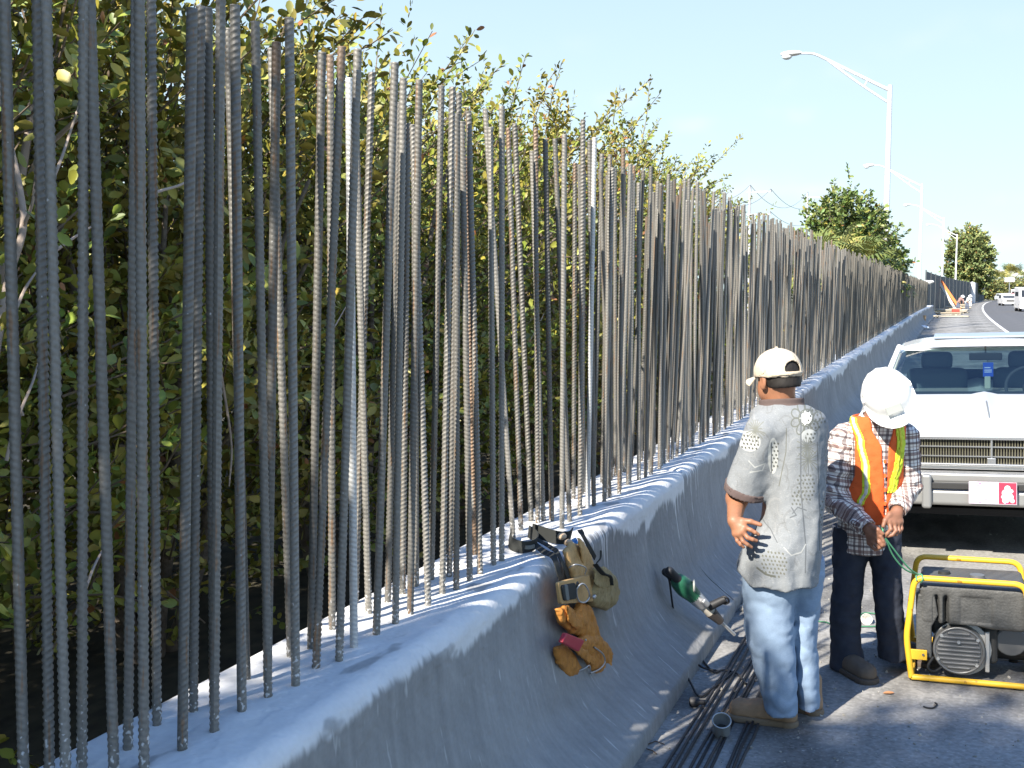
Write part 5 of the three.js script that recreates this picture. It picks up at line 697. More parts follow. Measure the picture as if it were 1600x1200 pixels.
function handField(wrist, knuckles, fingers, thumb, fore) { // five separate fingers; every chain a list of points
  const palm = [], out = []; palm.push(cone(fore, wrist, 0.029, 0.025));
  knuckles.forEach((k, i) => palm.push(cone(wrist, k, 0.021, 0.0125))); for (let i = 0; i < 3; i++) palm.push(cone(knuckles[i], knuckles[i + 1], 0.0125, 0.0125));
  palm.push(cone(wrist, thumb[0], 0.02, 0.0135)); const p = join(palm, 0.012);
  fingers.forEach((f, i) => { const r = [0.0092, 0.0096, 0.0091, 0.008][i]; out.push(join([cone(f[0], f[1], r * 1.08, r), cone(f[1], f[2], r, r * 0.92), ...(f[3] ? [cone(f[2], f[3], r * 0.92, r * 0.8)] : [])], 0.003)); });
  out.push(join([cone(thumb[0], thumb[1], 0.0135, 0.0112), cone(thumb[1], thumb[2], 0.0112, 0.009)], 0.004));
  return (x, y, z) => { let d = p(x, y, z), m = 9; for (const f of out) m = Math.min(m, f(x, y, z)); return smin(d, m, 0.006); };
}
const hairMat = mat(0.014, 0.011, 0.009, 0.75, { bumpMap: bumpNoise, bumpScale: 0.004 });
const skinTex = (r, g, b) => texture(256, 256, (u, v) => { const n = fbm(u * 12, v * 12, 3, 4), f = fbm(u * 60, v * 60, 5, 2), k = 1 + 0.22 * n + 0.12 * f; return [r * k, g * k * (1 - 0.06 * n), b * k]; });
const skinMat = (r, g, b) => new THREE.MeshPhysicalMaterial({ map: skinTex(r, g, b), roughness: 0.5, sheen: 0.15, sheenRoughness: 0.6, sheenColor: rgb(0.5, 0.3, 0.22) });
const eyeParts = (c, q, body) => { for (const s of [-1, 1]) { const p = V(s * 0.031, 0.004, 0.071).applyQuaternion(q).add(c); const e = part('eye', new THREE.SphereGeometry(0.0125, 16, 12).translate(p.x, p.y, p.z), mat(0.7, 0.68, 0.65, 0.2), body); const i = V(s * 0.031, 0.002, 0.0795).applyQuaternion(q).add(c); part('iris', new THREE.SphereGeometry(0.0055, 12, 8).translate(i.x, i.y, i.z), mat(0.02, 0.012, 0.008, 0.2), e); } };
function bootGeo(heel, toe, len, w = 0.05, h = 0.105) { // heel and toe on the ground; returns [upper, sole]
  const d = toe.clone().sub(heel).setY(0).normalize(), s = V(d.z, 0, -d.x), P = (a, b, y) => heel.clone().addScaledVector(d, a).addScaledVector(s, b).setY(y);
  const up = join([cone(P(0.045, 0, 0.06), P(0.05, 0, h + 0.05), 0.046, 0.047), cone(P(0.03, 0, 0.045), P(len * 0.55, 0, 0.055), 0.042, w * 0.9), cone(P(len * 0.5, 0, 0.055), P(len - 0.055, 0.004, 0.045), w * 0.9, 0.046), ell(P(len - 0.06, 0, 0.05), [0.05, 0.036, 0.05])], 0.03);
  const inside = (x, z, grow) => { const a = (x - heel.x) * d.x + (z - heel.z) * d.z, b = (x - heel.x) * s.x + (z - heel.z) * s.z, t = clamp(a / len), hw = mix(0.036, w, sstep(0.2, 0.75, t)); const e1 = Math.hypot((a - 0.04), b) - 0.04, e2 = Math.hypot(a - (len - 0.052), b * 0.98) - 0.052, mid = Math.max(Math.abs(b) - hw, 0.04 - a, a - (len - 0.052)); return Math.min(e1, e2, mid) - grow; };
  const lo = boundsOf([heel, toe, P(len, 0, 0)], 0.12); lo[0][1] = heel.y - 0.02; lo[1][1] = heel.y + h + 0.12;
  const y0 = heel.y, upper = surfaceNets((x, y, z) => smax(smax(up(x, y - y0, z) + 0.0025 * N3(x * 60, y * 80, z * 60), (y0 + 0.028) - y, 0.004), inside(x, z, 0.004), 0.02), lo[0], lo[1], 0.0065);
  const sole = surfaceNets((x, y, z) => smax(inside(x, z, 0.008), Math.abs(y - (y0 + 0.017)) - 0.015 + (Math.hypot(0, 0)), 0.006), lo[0], lo[1], 0.0065); return [upper, sole];
}
const denimTex = (r, g, b, wear) => texture(512, 512, (u, v) => { const n = fbm(u * 7, v * 7, 3, 5), f = fbm(u * 90, v * 90, 1, 2), tw = Math.sin((u * 1.0 + v * 0.6) * 1400) * 0.05, k = 1 + wear * n + 0.12 * f + tw; return [r * k, g * k, b * (k * 0.85 + 0.15)]; });

// ---------------------------------------------------------------- man in a grey shirt, seen from behind
{
  const fr = standFrame(1235, 1130), L = fr.L, man = thing('person', 'man in tan cap, grey printed polo shirt and light jeans, hand on hip', 'person', fr.G.toArray(), fr.ry);
  const skin = skinMat(0.34, 0.155, 0.085), grey = rgb(0.40, 0.40, 0.38);
  const hc = L(1214, 592, 0.0), hq = headQuat(V(-0.62, -0.1, -0.78), V(-0.05, 1, 0)), HP = (x, y, z) => V(x, y, z).applyQuaternion(hq).add(hc), iv = hq.clone().invert(), tv = V(0, 0, 0), loc = (x, y, z) => tv.set(x - hc.x, y - hc.y, z - hc.z).applyQuaternion(iv);
  const shL = L(1190, 672, 0.10), elL = L(1152, 778, 0.02), wrL = L(1147, 814, 0.195), shR = L(1268, 664, -0.10), elR = L(1262, 775, -0.24), wrR = L(1222, 770, -0.34);
  const neck = cone(L(1220, 640, -0.01), HP(0, -0.03, -0.03), 0.066, 0.055), trap = cone(L(1200, 672, 0.05), L(1254, 670, -0.05), 0.055, 0.055);
  const torso = stack(fr, [[655, 1180, 1278, 0.10, 0], [720, 1192, 1282, 0.11, 0], [800, 1190, 1278, 0.10, 0], [880, 1178, 1272, 0.11, 0]]);
  const hips = [L(1202, 885, 0.05), L(1252, 885, -0.05)], knees = [L(1203, 1000, 0.05), L(1258, 1000, -0.05)], ankles = [L(1222, 1096, 0.05), L(1262, 1092, -0.07)];
  const bodyF = join([torso, trap, neck, cone(shL, elL, 0.058, 0.045), cone(elL, wrL, 0.046, 0.03), cone(shR, elR, 0.056, 0.044), cone(elR, wrR, 0.044, 0.028), cone(hips[0], knees[0], 0.07, 0.045), cone(knees[0], ankles[0], 0.045, 0.03), cone(hips[1], knees[1], 0.06, 0.04), cone(knees[1], ankles[1], 0.04, 0.03), cone(ankles[0], L(1224, 1116, 0.05), 0.026, 0.018), cone(ankles[1], L(1262, 1110, -0.07), 0.026, 0.018)], 0.03);
  const hf = headField(hc, hq);
  const bb = boundsOf([L(1140, 1130, 0.1), L(1300, 560, -0.1), wrR, elR, wrL], 0.13), body = surfaceNets(bodyF, bb[0], bb[1], 0.012), hb = boundsOf([hc], 0.15), headG = surfaceNets(join([hf, neck], 0.02), [hb[0][0], hb[0][1] - 0.04, hb[0][2]], hb[1], 0.0045);
  const K = [L(1163, 824, 0.222), L(1160, 830, 0.224), L(1155, 834, 0.222), L(1149, 834, 0.212)];
  const hand = surfaceNets(handField(wrL, K, [[K[0], L(1173, 828, 0.232), L(1180, 832, 0.232), L(1185, 835, 0.226)], [K[1], L(1168, 840, 0.236), L(1176, 843, 0.236), L(1182, 845, 0.226)], [K[2], L(1161, 846, 0.234), L(1168, 851, 0.236), L(1174, 855, 0.228)], [K[3], L(1152, 845, 0.224), L(1157, 851, 0.228), L(1162, 855, 0.224)]], [L(1160, 814, 0.205), L(1173, 815, 0.21), L(1188, 820, 0.212)], elL.clone().lerp(wrL, 0.55)), ...boundsOf([wrL, K[0], L(1188, 857, 0.23), elL.clone().lerp(wrL, 0.5)], 0.05), 0.0032);
  const KR = [0, 1, 2, 3].map(i => wrR.clone().add(V(-0.085, 0.03 - i * 0.02, 0.012))); const hand2 = surfaceNets(handField(wrR, KR, KR.map((k, i) => [k, k.clone().add(V(-0.035, -0.003, 0.006)), k.clone().add(V(-0.058, -0.006, 0.022)), k.clone().add(V(-0.066, -0.008, 0.036))]), [wrR.clone().add(V(-0.03, 0.035, 0.0)), wrR.clone().add(V(-0.06, 0.055, 0.0)), wrR.clone().add(V(-0.085, 0.06, 0.008))], elR.clone().lerp(wrR, 0.6)), ...boundsOf([wrR, ...KR, wrR.clone().add(V(-0.16, 0, 0.03)), elR.clone().lerp(wrR, 0.6)], 0.07), 0.004);
  const bm = merge([body, headG, hand, hand2]); const bodyM = part('body', planarUV(bm, (x, y, z) => (x + z) * 3, (x, y) => y * 3), skin, man); eyeParts(hc, hq, bodyM);
  // hair below the cap
  const hf2 = join([ell(HP(0, 0.025, -0.02), [0.080, 0.098, 0.096], hq), ell(HP(0, -0.035, -0.065), [0.062, 0.05, 0.05], hq)], 0.03);
  part('hair', surfaceNets((x, y, z) => { const p = loc(x, y, z); return smax(smax(hf2(x, y, z) + 0.002 * N3(x * 160, y * 60, z * 160), p.z - 0.015 - 0.3 * p.y, 0.012), -(p.y + 0.038 + 0.006 * N3(x * 90, 1, z * 90)), 0.01); }, hb[0], hb[1], 0.005), hairMat, man);
  // cap: crown shell with an arched opening at the back, strap below it, peak in front
  const capM = mat(0.62, 0.52, 0.40, 0.88, { map: texture(256, 256, (u, v) => { const n = fbm(u * 8, v * 8, 2, 4), f = fbm(u * 70, v * 70, 3, 2), k = 1 + 0.18 * n + 0.1 * f; return [k, k, k * 0.98]; }), bumpMap: bumpNoise, bumpScale: 0.002 });
  const cOut = ell(HP(0, 0.035, -0.012), [0.0965, 0.098, 0.112], hq), cIn = ell(HP(0, 0.033, -0.012), [0.090, 0.092, 0.106], hq), hole = ell(HP(0, 0.04, -0.12), [0.038, 0.034, 0.06], hq), iq = hq.clone().invert();
  const crown = surfaceNets((x, y, z) => { const p = loc(x, y, z); let d = smax(cOut(x, y, z) - 0.002 * Math.sin(Math.atan2(p.x, p.z) * 3) ** 8 * 0, -cIn(x, y, z), 0.003); const ang = Math.atan2(p.x, p.z); d -= 0.0018 * Math.exp(-((((ang / (Math.PI / 3)) % 1 + 1.5) % 1 - 0.5) ** 2) * 300); const rim = p.y + 0.002 + 0.10 * (p.z + 0.01) * -1 * 0.12; d = smax(d, 0.012 - p.y + 0.06 * p.z, 0.004); const h = smax(hole(x, y, z), 0.026 - p.y, 0.006); return smax(d, -h, 0.003) + 0.0015 * N3(x * 40, y * 30, z * 40); }, [hc.x - 0.16, hc.y - 0.06, hc.z - 0.16], [hc.x + 0.16, hc.y + 0.18, hc.z + 0.16], 0.0042);
  const cap = part('cap', planarUV(crown, (x, y, z) => (x + z) * 4, (x, y) => y * 4), capM, man);
  part('peak', (() => { const g = grid(16, 6, (u, v) => { const a = (u - 0.5) * 2.3, r0 = 0.094, s = Math.sin(a), c = Math.cos(a), ext = 0.072 * Math.sqrt(Math.max(0, Math.cos(a * 0.68))) * v, p = HP(s * (r0 + ext * 0.25), 0.022 - 0.012 * v - 0.035 * s * s * (0.4 + 0.6 * v), c * (0.107 + ext) - 0.006); return [p.x, p.y, p.z]; }); const b = g.clone(); b.translate(0, -0.004, 0); return merge([g, b]); })(), mat(0.62, 0.52, 0.40, 0.88, { side: THREE.DoubleSide }), cap);
  part('button', new THREE.SphereGeometry(0.008, 10, 8).translate(...HP(0, 0.133, -0.012).toArray()), capM, cap);
  part('strap', surfaceNets((x, y, z) => { const p = loc(x, y, z); return Math.max(Math.abs(Math.hypot(p.x / 0.0935, (p.z + 0.012) / 0.111) - 1) * 0.1 - 0.0035, Math.abs(p.y - 0.022 + 0.0 * p.z) - 0.008, p.z + 0.07); }, [hc.x - 0.16, hc.y - 0.06, hc.z - 0.16], [hc.x + 0.16, hc.y + 0.12, hc.z + 0.16], 0.0045), capM, cap);
  // polo shirt with dark prints
  const shirtF = stack(fr, [[626, 1194, 1252, 0.085, -0.01], [637, 1180, 1272, 0.115, 0], [652, 1172, 1288, 0.13, 0], [700, 1184, 1290, 0.135, 0], [760, 1196, 1289, 0.135, 0.0], [820, 1188, 1286, 0.145, 0.015], [860, 1160, 1284, 0.165, 0.03], [892, 1150, 1282, 0.17, 0.03], [915, 1149, 1280, 0.17, 0.03]]);
  const slv = cone(shL.clone().add(V(0.01, -0.005, -0.01)), elL.clone().lerp(shL, 0.10).add(V(0.018, 0, 0.02)), 0.078, 0.088), slvR = cone(shR, elR.clone().lerp(shR, 0.15), 0.072, 0.08), slAx = elL.clone().sub(shL).normalize(), cuffT = L(1165, 758, 0.04).sub(shL).dot(slAx), armLen = cuffT + 0.018;
  const hem = (x, y) => hemB + 0.045 * (1 - sstep(hemL, hemM, x)) + 0.006 * Math.sin(x * 40);
  const fy = [690, 760, 900, 800].map(p => L(0, p).y), hemL = L(1150, 893, 0).x, hemM = L(1184, 905, 0).x, hemB = L(1200, 904, 0).y; const folds = (x, y, z) => 0.009 * N3(x * 14, y * 6 + 2, z * 14) + 0.006 * Math.sin(x * 52 + 5 * N3(x * 6, y * 3, 1)) * sstep(fy[0], fy[1], y) * sstep(fy[2], fy[3], y) + 0.003 * N3(x * 40, y * 30, z * 40);
  const y904 = L(1235, 904, 0).y;
  const shirtSDF = (x, y, z) => { let d = shirtF(x, y, z); const ax = (x - shL.x) * slAx.x + (y - shL.y) * slAx.y + (z - shL.z) * slAx.z; const s = smax(slv(x, y, z), ax - armLen, 0.006); d = smin(d, s, 0.045); d = smin(d, smax(slvR(x, y, z), 0, 0.001), 0.045); d += folds(x, y, z); d = smax(d, hem(x, y) - y, 0.006); return d; };
  const sb = boundsOf([L(1140, 915, 0.2), L(1300, 620, -0.2), elR], 0.10);
  const shirtG = surfaceNets(shirtSDF, sb[0], sb[1], 0.0085);
  const pr = rng(63), prints = canvasTexture(1024, 1024, (c, w, h) => { // 0.8 m square; x across the back, y up
    c.fillStyle = '#83878a'; c.fillRect(0, 0, w, h); for (let i = 0; i < 260; i++) { const v = pr() < 0.5 ? 92 : 172; c.strokeStyle = `rgba(${v},${v},${v},0.20)`; c.lineWidth = 3 + pr() * 8; const x = pr() * w, y = pr() * h, a = pr() * 6.28, l = 20 + pr() * 60; c.beginPath(); c.moveTo(x, y); c.quadraticCurveTo(x + Math.cos(a) * l, y + Math.sin(a) * l, x + Math.cos(a + 0.9) * l * 1.4, y + Math.sin(a + 0.9) * l * 1.4); c.stroke(); } for (let i = 0; i < 40000; i++) { const v = 95 + pr() * 105; c.fillStyle = `rgba(${v},${v},${v - 2},0.28)`; c.fillRect(pr() * w, pr() * h, 1 + pr() * 6, 1.6); }
    const S = (px, py) => [(px - 1130) / 170 * 620 + 160, (py - 620) / 300 * 840 + 60];
    const dots = (px, py, rw, rh, col = '#63655f', bg) => { const [x, y] = S(px, py); if (bg) { c.fillStyle = bg; c.beginPath(); c.ellipse(x, y, rw * 1.1, rh * 1.1, 0, 0, 7); c.fill(); } c.fillStyle = col; for (let j = -rh; j <= rh; j += 17) for (let i = -rw; i <= rw; i += 21) if ((i / rw) ** 2 + (j / rh) ** 2 < 1) { c.beginPath(); c.ellipse(x + i + ((Math.round(j / 17) & 1) ? 10 : 0) + pr() * 3, y + j + pr() * 3, 6, 4.5, 0.5, 0, 7); c.fill(); } };
    const burst = (px, py, r) => { const [x, y] = S(px, py); c.strokeStyle = '#74766f'; c.lineWidth = 4; for (let i = 0; i < 18; i++) { const a = i / 18 * 6.28 + pr() * 0.2, q = r * (0.7 + 0.5 * pr()); c.beginPath(); c.moveTo(x, y); c.quadraticCurveTo(x + Math.cos(a) * q * 0.6, y + Math.sin(a) * q * 0.6 - 5, x + Math.cos(a) * q, y + Math.sin(a) * q); c.stroke(); } };
    const line = (pts, lw = 6, col = '#63676a') => { c.strokeStyle = col; c.lineWidth = lw; c.beginPath(); pts.forEach(([a, b], i) => { const [x, y] = S(a, b); i ? c.lineTo(x, y) : c.moveTo(x, y); }); c.stroke(); };
    c.fillStyle = '#dcdcd8'; { const [x, y] = S(1258, 653); c.beginPath(); c.ellipse(x, y, 42, 34, 0, 0, 7); c.fill(); c.strokeStyle = '#696c66'; c.lineWidth = 6; c.stroke(); for (let i = 0; i < 9; i++) { const a = i * 0.7; c.beginPath(); c.ellipse(x + Math.cos(a) * 62, y + Math.sin(a) * 52, 26, 18, a, 0, 7); c.stroke(); } }
    dots(1272, 655, 60, 50); dots(1263, 680, 40, 26, '#63655f', '#aeb0ae'); burst(1260, 698, 54); burst(1263, 718, 60); dots(1258, 757, 62, 62); dots(1170, 690, 62, 40, '#55564f', '#b2b4b2'); burst(1180, 672, 52); dots(1212, 875, 84, 62, '#66675d'); dots(1245, 775, 40, 40); dots(1208, 712, 26, 74, '#5c5e58', '#b4b5b0'); dots(1283, 800, 20, 60);
    line([[1250, 645], [1252, 760], [1262, 850], [1262, 890]], 7); line([[1276, 690], [1282, 790], [1284, 860]], 6); line([[1228, 668], [1228, 705], [1218, 760]], 5, '#6a6b64'); line([[1238, 790], [1246, 802], [1236, 806]], 6); line([[1262, 715], [1264, 742]], 4); line([[1205, 690], [1206, 740]], 6); line([[1170, 720], [1180, 730], [1196, 724], [1192, 735], [1172, 738]], 5, '#adafab'); line([[1192, 818], [1206, 828], [1218, 845]], 5); line([[1228, 850], [1240, 862], [1255, 858], [1262, 846]], 5, '#a9aaa6'); line([[1186, 885], [1200, 893], [1216, 896]], 9, '#5f6058'); line([[1240, 800], [1248, 790], [1262, 795]], 5);
  }); prints.flipY = true;
  const x0 = L(1130, 760, 0.13).x, kx = (L(1300, 760, 0.13).x - x0) / 170, yT = L(1230, 620, 0.13).y, ky = (yT - L(1230, 920, 0.13).y) / 300;
  const shirt = part('shirt', planarUV(shirtG, (x, y, z) => ((x - x0) / kx / 170 * 620 + 160) / 1024, (x, y) => 1 - ((yT - y) / ky / 300 * 840 + 60) / 1024), new THREE.MeshStandardMaterial({ map: prints, roughness: 0.92, bumpMap: bumpNoise, bumpScale: 0.001 }), man);
  const trimM = mat(0.115, 0.082, 0.075, 0.9);
  const colC = L(1221, 632, -0.005);
  part('collar', surfaceNets((x, y, z) => { const p = { x: x - colC.x, y: y - colC.y, z: z - colC.z }, t = p.y - 0.10 * -p.x * 0.5 - 0.12 * p.x - 0.10 * p.z, r = Math.hypot(p.x / 1.08, p.z), R = 0.079 - 0.55 * Math.min(0, t) * 1.2; return Math.max(Math.abs(r - R) - 0.0075, Math.abs(t) - 0.022) - 0.003; }, ...boundsOf([L(1221, 634, 0)], 0.16), 0.0055), trimM, shirt);
  part('sleeve_band', surfaceNets((x, y, z) => { const ax = (x - shL.x) * slAx.x + (y - shL.y) * slAx.y + (z - shL.z) * slAx.z; return Math.max(Math.abs(slv(x, y, z) + folds(x, y, z)) - 0.0045, Math.abs(ax - armLen + 0.004) - 0.017); }, ...boundsOf([L(1170, 765, 0.04)], 0.14), 0.006), trimM, shirt);
  // jeans
  const legL = stack(fr, [[868, 1160, 1250, 0.125, 0.035], [905, 1159, 1246, 0.12, 0.04], [950, 1161, 1242, 0.105, 0.05], [1000, 1166, 1242, 0.098, 0.055], [1050, 1180, 1244, 0.09, 0.055], [1085, 1190, 1246, 0.085, 0.055], [1112, 1196, 1248, 0.085, 0.055]]), legR = stack(fr, [[868, 1212, 1288, 0.12, -0.04], [905, 1218, 1287, 0.115, -0.045], [950, 1230, 1282, 0.10, -0.06], [1000, 1236, 1277, 0.095, -0.065], [1050, 1240, 1279, 0.088, -0.065], [1085, 1244, 1281, 0.084, -0.065], [1102, 1246, 1281, 0.084, -0.065]]);
  const yk = L(0, 1000).y, ya = L(0, 1105).y, jf = (x, y, z) => { const low = sstep(yk + 0.12, ya, y), w = N3(x * 9, y * 7, z * 9); return (0.006 + 0.016 * low) * (1 - 2 * Math.abs(Math.sin((y + 0.30 * x + 0.12 * z) * mix(34, 62, low) + 2.6 * w + 1.2 * N3(x * 20, y * 14, z * 20)))) * (0.35 + 0.65 * low) + 0.006 * N3(x * 9, y * 14, z * 9) + 0.0015 * N3(x * 40, y * 60, z * 40); };
  const jb = boundsOf([L(1150, 1112, 0.18), L(1295, 868, -0.18)], 0.04), jg = surfaceNets((x, y, z) => smin(legL(x, y, z), legR(x, y, z), 0.02) + jf(x, y, z), jb[0], jb[1], 0.0085);
  part('jeans', planarUV(jg, (x, y, z) => (x + 0.6 * z) * 2.2, (x, y) => y * 2.2), new THREE.MeshStandardMaterial({ map: denimTex(0.25, 0.335, 0.45, 0.22), roughness: 0.92 }), man);
  const seam = L(1240, 900, 0);
  // boots
  const bootM = mat(0.34, 0.22, 0.13, 0.8, { bumpMap: bumpNoise, bumpScale: 0.002, map: texture(256, 256, (u, v) => { const k = 1 + 0.4 * fbm(u * 7, v * 7, 3, 5); return [k, k, k]; }) }), soleM = mat(0.20, 0.15, 0.10, 0.9);
  const gl = (px, py) => { const p = onGround(px, py); const q = p.sub(fr.G); const b = -fr.ry; const xx = Math.cos(b), xz = Math.sin(b), zx = -Math.sin(b), zz = Math.cos(b); return V(q.x * xx + q.z * xz, q.y, q.x * zx + q.z * zz); };
  [[gl(1245, 1134), gl(1150, 1122)], [gl(1283, 1117), gl(1205, 1096)]].forEach(([h, t]) => { h.y = t.y = Math.min(h.y, t.y, 0); const [u, s] = bootGeo(h, t, 0.305); const b = part('boot', planarUV(u, (x, y, z) => (x + z) * 3, (x, y) => y * 3), bootM, man); part('sole', s, soleM, b); const d = t.clone().sub(h).setY(0).normalize(), sd = V(d.z, 0, -d.x); for (let i = 0; i < 4; i++) { const c = h.clone().addScaledVector(d, 0.115 + i * 0.022).setY(h.y + 0.128 - i * 0.014); part('lace', tube([c.clone().addScaledVector(sd, -0.035).add(V(0, -0.014, 0)), c.clone(), c.clone().addScaledVector(sd, 0.035).add(V(0, -0.014, 0))], 0.003, 10, 5), mat(0.45, 0.36, 0.25, 0.9), b); } });
}

// ---------------------------------------------------------------- man in hard hat and orange vest
let holdPoint;
{
  const fr = standFrame(1372, 1052), L = fr.L, man = thing('person', 'man in white hard hat, orange vest and plaid shirt holding a green cord', 'person', fr.G.toArray(), fr.ry);
  const skin = skinMat(0.27, 0.125, 0.075);
  const hc = L(1389, 624, 0.14), face = V(0.34, -0.68, 0.66).normalize(), hq = headQuat(face, V(-0.30, 0.78, 0.5)), iq = hq.clone().invert(), HP = (x, y, z) => V(x, y, z).applyQuaternion(hq).add(hc), iv = hq.clone().invert(), tv = V(0, 0, 0), loc = (x, y, z) => tv.set(x - hc.x, y - hc.y, z - hc.z).applyQuaternion(iv);
  const shR = L(1318, 684, 0.03), elR = L(1304, 778, 0.06), wrR = L(1357, 826, 0.22), shL = L(1413, 684, -0.02), elL = L(1417, 762, -0.02), wrL = L(1402, 799, 0.16);
  const neck = cone(L(1362, 668, -0.01), HP(0, -0.02, -0.03), 0.062, 0.055);
  const torso = stack(fr, [[655, 1335, 1400, 0.075, 0.02], [680, 1322, 1412, 0.095, 0.01], [740, 1326, 1408, 0.10, 0], [800, 1322, 1400, 0.10, -0.04], [850, 1312, 1398, 0.10, -0.07]]);
  const hips = [L(1328, 845, -0.06), L(1382, 845, -0.06)], knees = [L(1322, 945, -0.02), L(1390, 945, -0.02)], ankles = [L(1326, 1035, -0.02), L(1397, 1015, -0.06)];
  const bodyF = join([torso, neck, cone(shR, elR, 0.054, 0.042), cone(elR, wrR, 0.042, 0.028), cone(shL, elL, 0.054, 0.042), cone(elL, wrL, 0.042, 0.028), cone(hips[0], knees[0], 0.08, 0.055), cone(knees[0], ankles[0], 0.052, 0.04), cone(hips[1], knees[1], 0.08, 0.055), cone(knees[1], ankles[1], 0.052, 0.04), cone(ankles[0], L(1328, 1050, -0.02), 0.026, 0.018), cone(ankles[1], L(1400, 1026, -0.06), 0.026, 0.018)], 0.03);
  const bb = boundsOf([L(1280, 1060, 0.1), L(1430, 620, -0.1), wrR, wrL, hc], 0.13), body = surfaceNets(bodyF, bb[0], bb[1], 0.012);
  const hb = boundsOf([hc], 0.16), headG = surfaceNets(join([headField(hc, hq), neck], 0.02), hb[0], hb[1], 0.0045);
  // left hand pinches the cord from above, right hand meets it from below
  const grip = L(1381, 836, 0.235); holdPoint = { p: grip, fr };
  const kL = [L(1389, 815, 0.215), L(1396, 817, 0.205), L(1402, 817, 0.19), L(1407, 815, 0.175)];
  const handL = surfaceNets(handField(wrL, kL, [[kL[0], L(1392, 827, 0.235), L(1386, 834, 0.238), L(1383, 838, 0.236)], [kL[1], L(1400, 829, 0.225), L(1394, 836, 0.232), L(1388, 838, 0.232)], [kL[2], L(1405, 829, 0.205), L(1400, 835, 0.215), L(1394, 836, 0.22)], [kL[3], L(1409, 826, 0.185), L(1406, 832, 0.195), L(1401, 833, 0.205)]], [L(1390, 804, 0.20), L(1383, 813, 0.225), L(1380, 822, 0.235)], elL.clone().lerp(wrL, 0.5)), ...boundsOf([wrL, grip, ...kL, elL.clone().lerp(wrL, 0.5)], 0.05), 0.0034);
  const kR = [L(1370, 832, 0.245), L(1368, 839, 0.24), L(1364, 845, 0.23), L(1359, 848, 0.215)];
  const handR = surfaceNets(handField(wrR, kR, [[kR[0], L(1376, 838, 0.25), L(1380, 845, 0.25), L(1382, 851, 0.246)], [kR[1], L(1374, 847, 0.25), L(1378, 852, 0.25), L(1381, 853, 0.24)], [kR[2], L(1369, 852, 0.245), L(1373, 856, 0.244), L(1377, 856, 0.235)], [kR[3], L(1363, 855, 0.23), L(1367, 859, 0.23), L(1371, 859, 0.224)]], [L(1363, 822, 0.24), L(1372, 828, 0.252), L(1379, 834, 0.252)], elR.clone().lerp(wrR, 0.5)), ...boundsOf([wrR, grip, ...kR, L(1370, 862, 0.23), elR.clone().lerp(wrR, 0.5)], 0.05), 0.0034);
  const bodyM = part('body', planarUV(merge([body, headG, handL, handR]), (x, y, z) => (x + z) * 3, (x, y) => y * 3), skin, man); eyeParts(hc, hq, bodyM);
  const hairF = ell(HP(0, 0.02, -0.022), [0.081, 0.1, 0.098], hq);
  part('hair', surfaceNets((x, y, z) => { const p = loc(x, y, z); return smax(smax(hairF(x, y, z), p.z - 0.0 - 0.4 * p.y, 0.012), -(p.y + 0.05), 0.01); }, hb[0], hb[1], 0.006), hairMat, man);
  // hard hat: dome, short brim all round, longer peak, front pad
  const hatM = new THREE.MeshPhysicalMaterial({ color: rgb(0.80, 0.80, 0.78), roughness: 0.38, clearcoat: 0.3, clearcoatRoughness: 0.3 });
  const dome = ell(HP(0, 0.045, -0.005), [0.112, 0.112, 0.132], hq);
  const hat = part('hard_hat', surfaceNets((x, y, z) => { const p = loc(x, y, z); let d = dome(x, y, z); d -= 0.004 * Math.exp(-((p.x / 0.012) ** 2)) * sstep(0.06, 0.11, p.y); for (const s of [-1, 1]) d -= 0.003 * Math.exp(-(((p.x - s * 0.045) / 0.008) ** 2)) * sstep(0.06, 0.10, p.y); d = smax(d, 0.035 - p.y, 0.004); const zz = p.z + 0.005, e = Math.hypot(p.x / 0.119, zz / 0.139) - 1, front = sstep(0.0, 0.10, zz), br = Math.max((Math.hypot(p.x / (0.121 + 0.003 * front), (zz - 0.030 * front) / (0.141 + 0.026 * front)) - 1) * 0.12, Math.abs(p.y - 0.035 + 0.10 * Math.max(0, zz - 0.10)) - 0.0045); return smin(d, br, 0.010); }, boundsOf([hc], 0.23)[0], boundsOf([hc], 0.23)[1], 0.0052), hatM, man);
  { const q = HP(0.0, 0.083, 0.1195), g = xf(box(0.075, 0.05, 0.012, 0, 0, 0, 0.005), { r: [-0.46, 0, 0] }); g.applyQuaternion(hq); g.translate(q.x, q.y, q.z); part('badge_pad', g, mat(0.62, 0.64, 0.60, 0.5), hat); }
  for (const s of [-1, 1]) { const q = HP(s * 0.113, 0.055, 0.0), g = box(0.012, 0.022, 0.03, 0, 0, 0, 0.004); g.applyQuaternion(hq); g.translate(q.x, q.y, q.z); part('accessory_slot', g, hatM, hat); }
  // plaid shirt
  const plaid = canvasTexture(512, 512, (c, w, h) => { // 0.16 m square repeat
    c.fillStyle = '#e8e3dc'; c.fillRect(0, 0, w, h); const band = (a, t, col) => { c.fillStyle = col; c.fillRect(a, 0, t, h); c.fillRect(0, a, w, t); };
    for (const k of [0, 256]) { band(k + 20, 52, 'rgba(88,56,52,0.5)'); band(k + 92, 16, 'rgba(60,34,34,0.62)'); band(k + 150, 10, 'rgba(80,50,44,0.4)'); band(k + 196, 36, 'rgba(48,38,44,0.52)'); }
    for (let i = 0; i < 9000; i++) { c.fillStyle = `rgba(255,255,255,${0.10})`; c.fillRect((i * 7919) % 512, (i * 104729) % 512, 2, 2); }
  });
  const plaidM = new THREE.MeshStandardMaterial({ map: plaid, roughness: 0.93 });
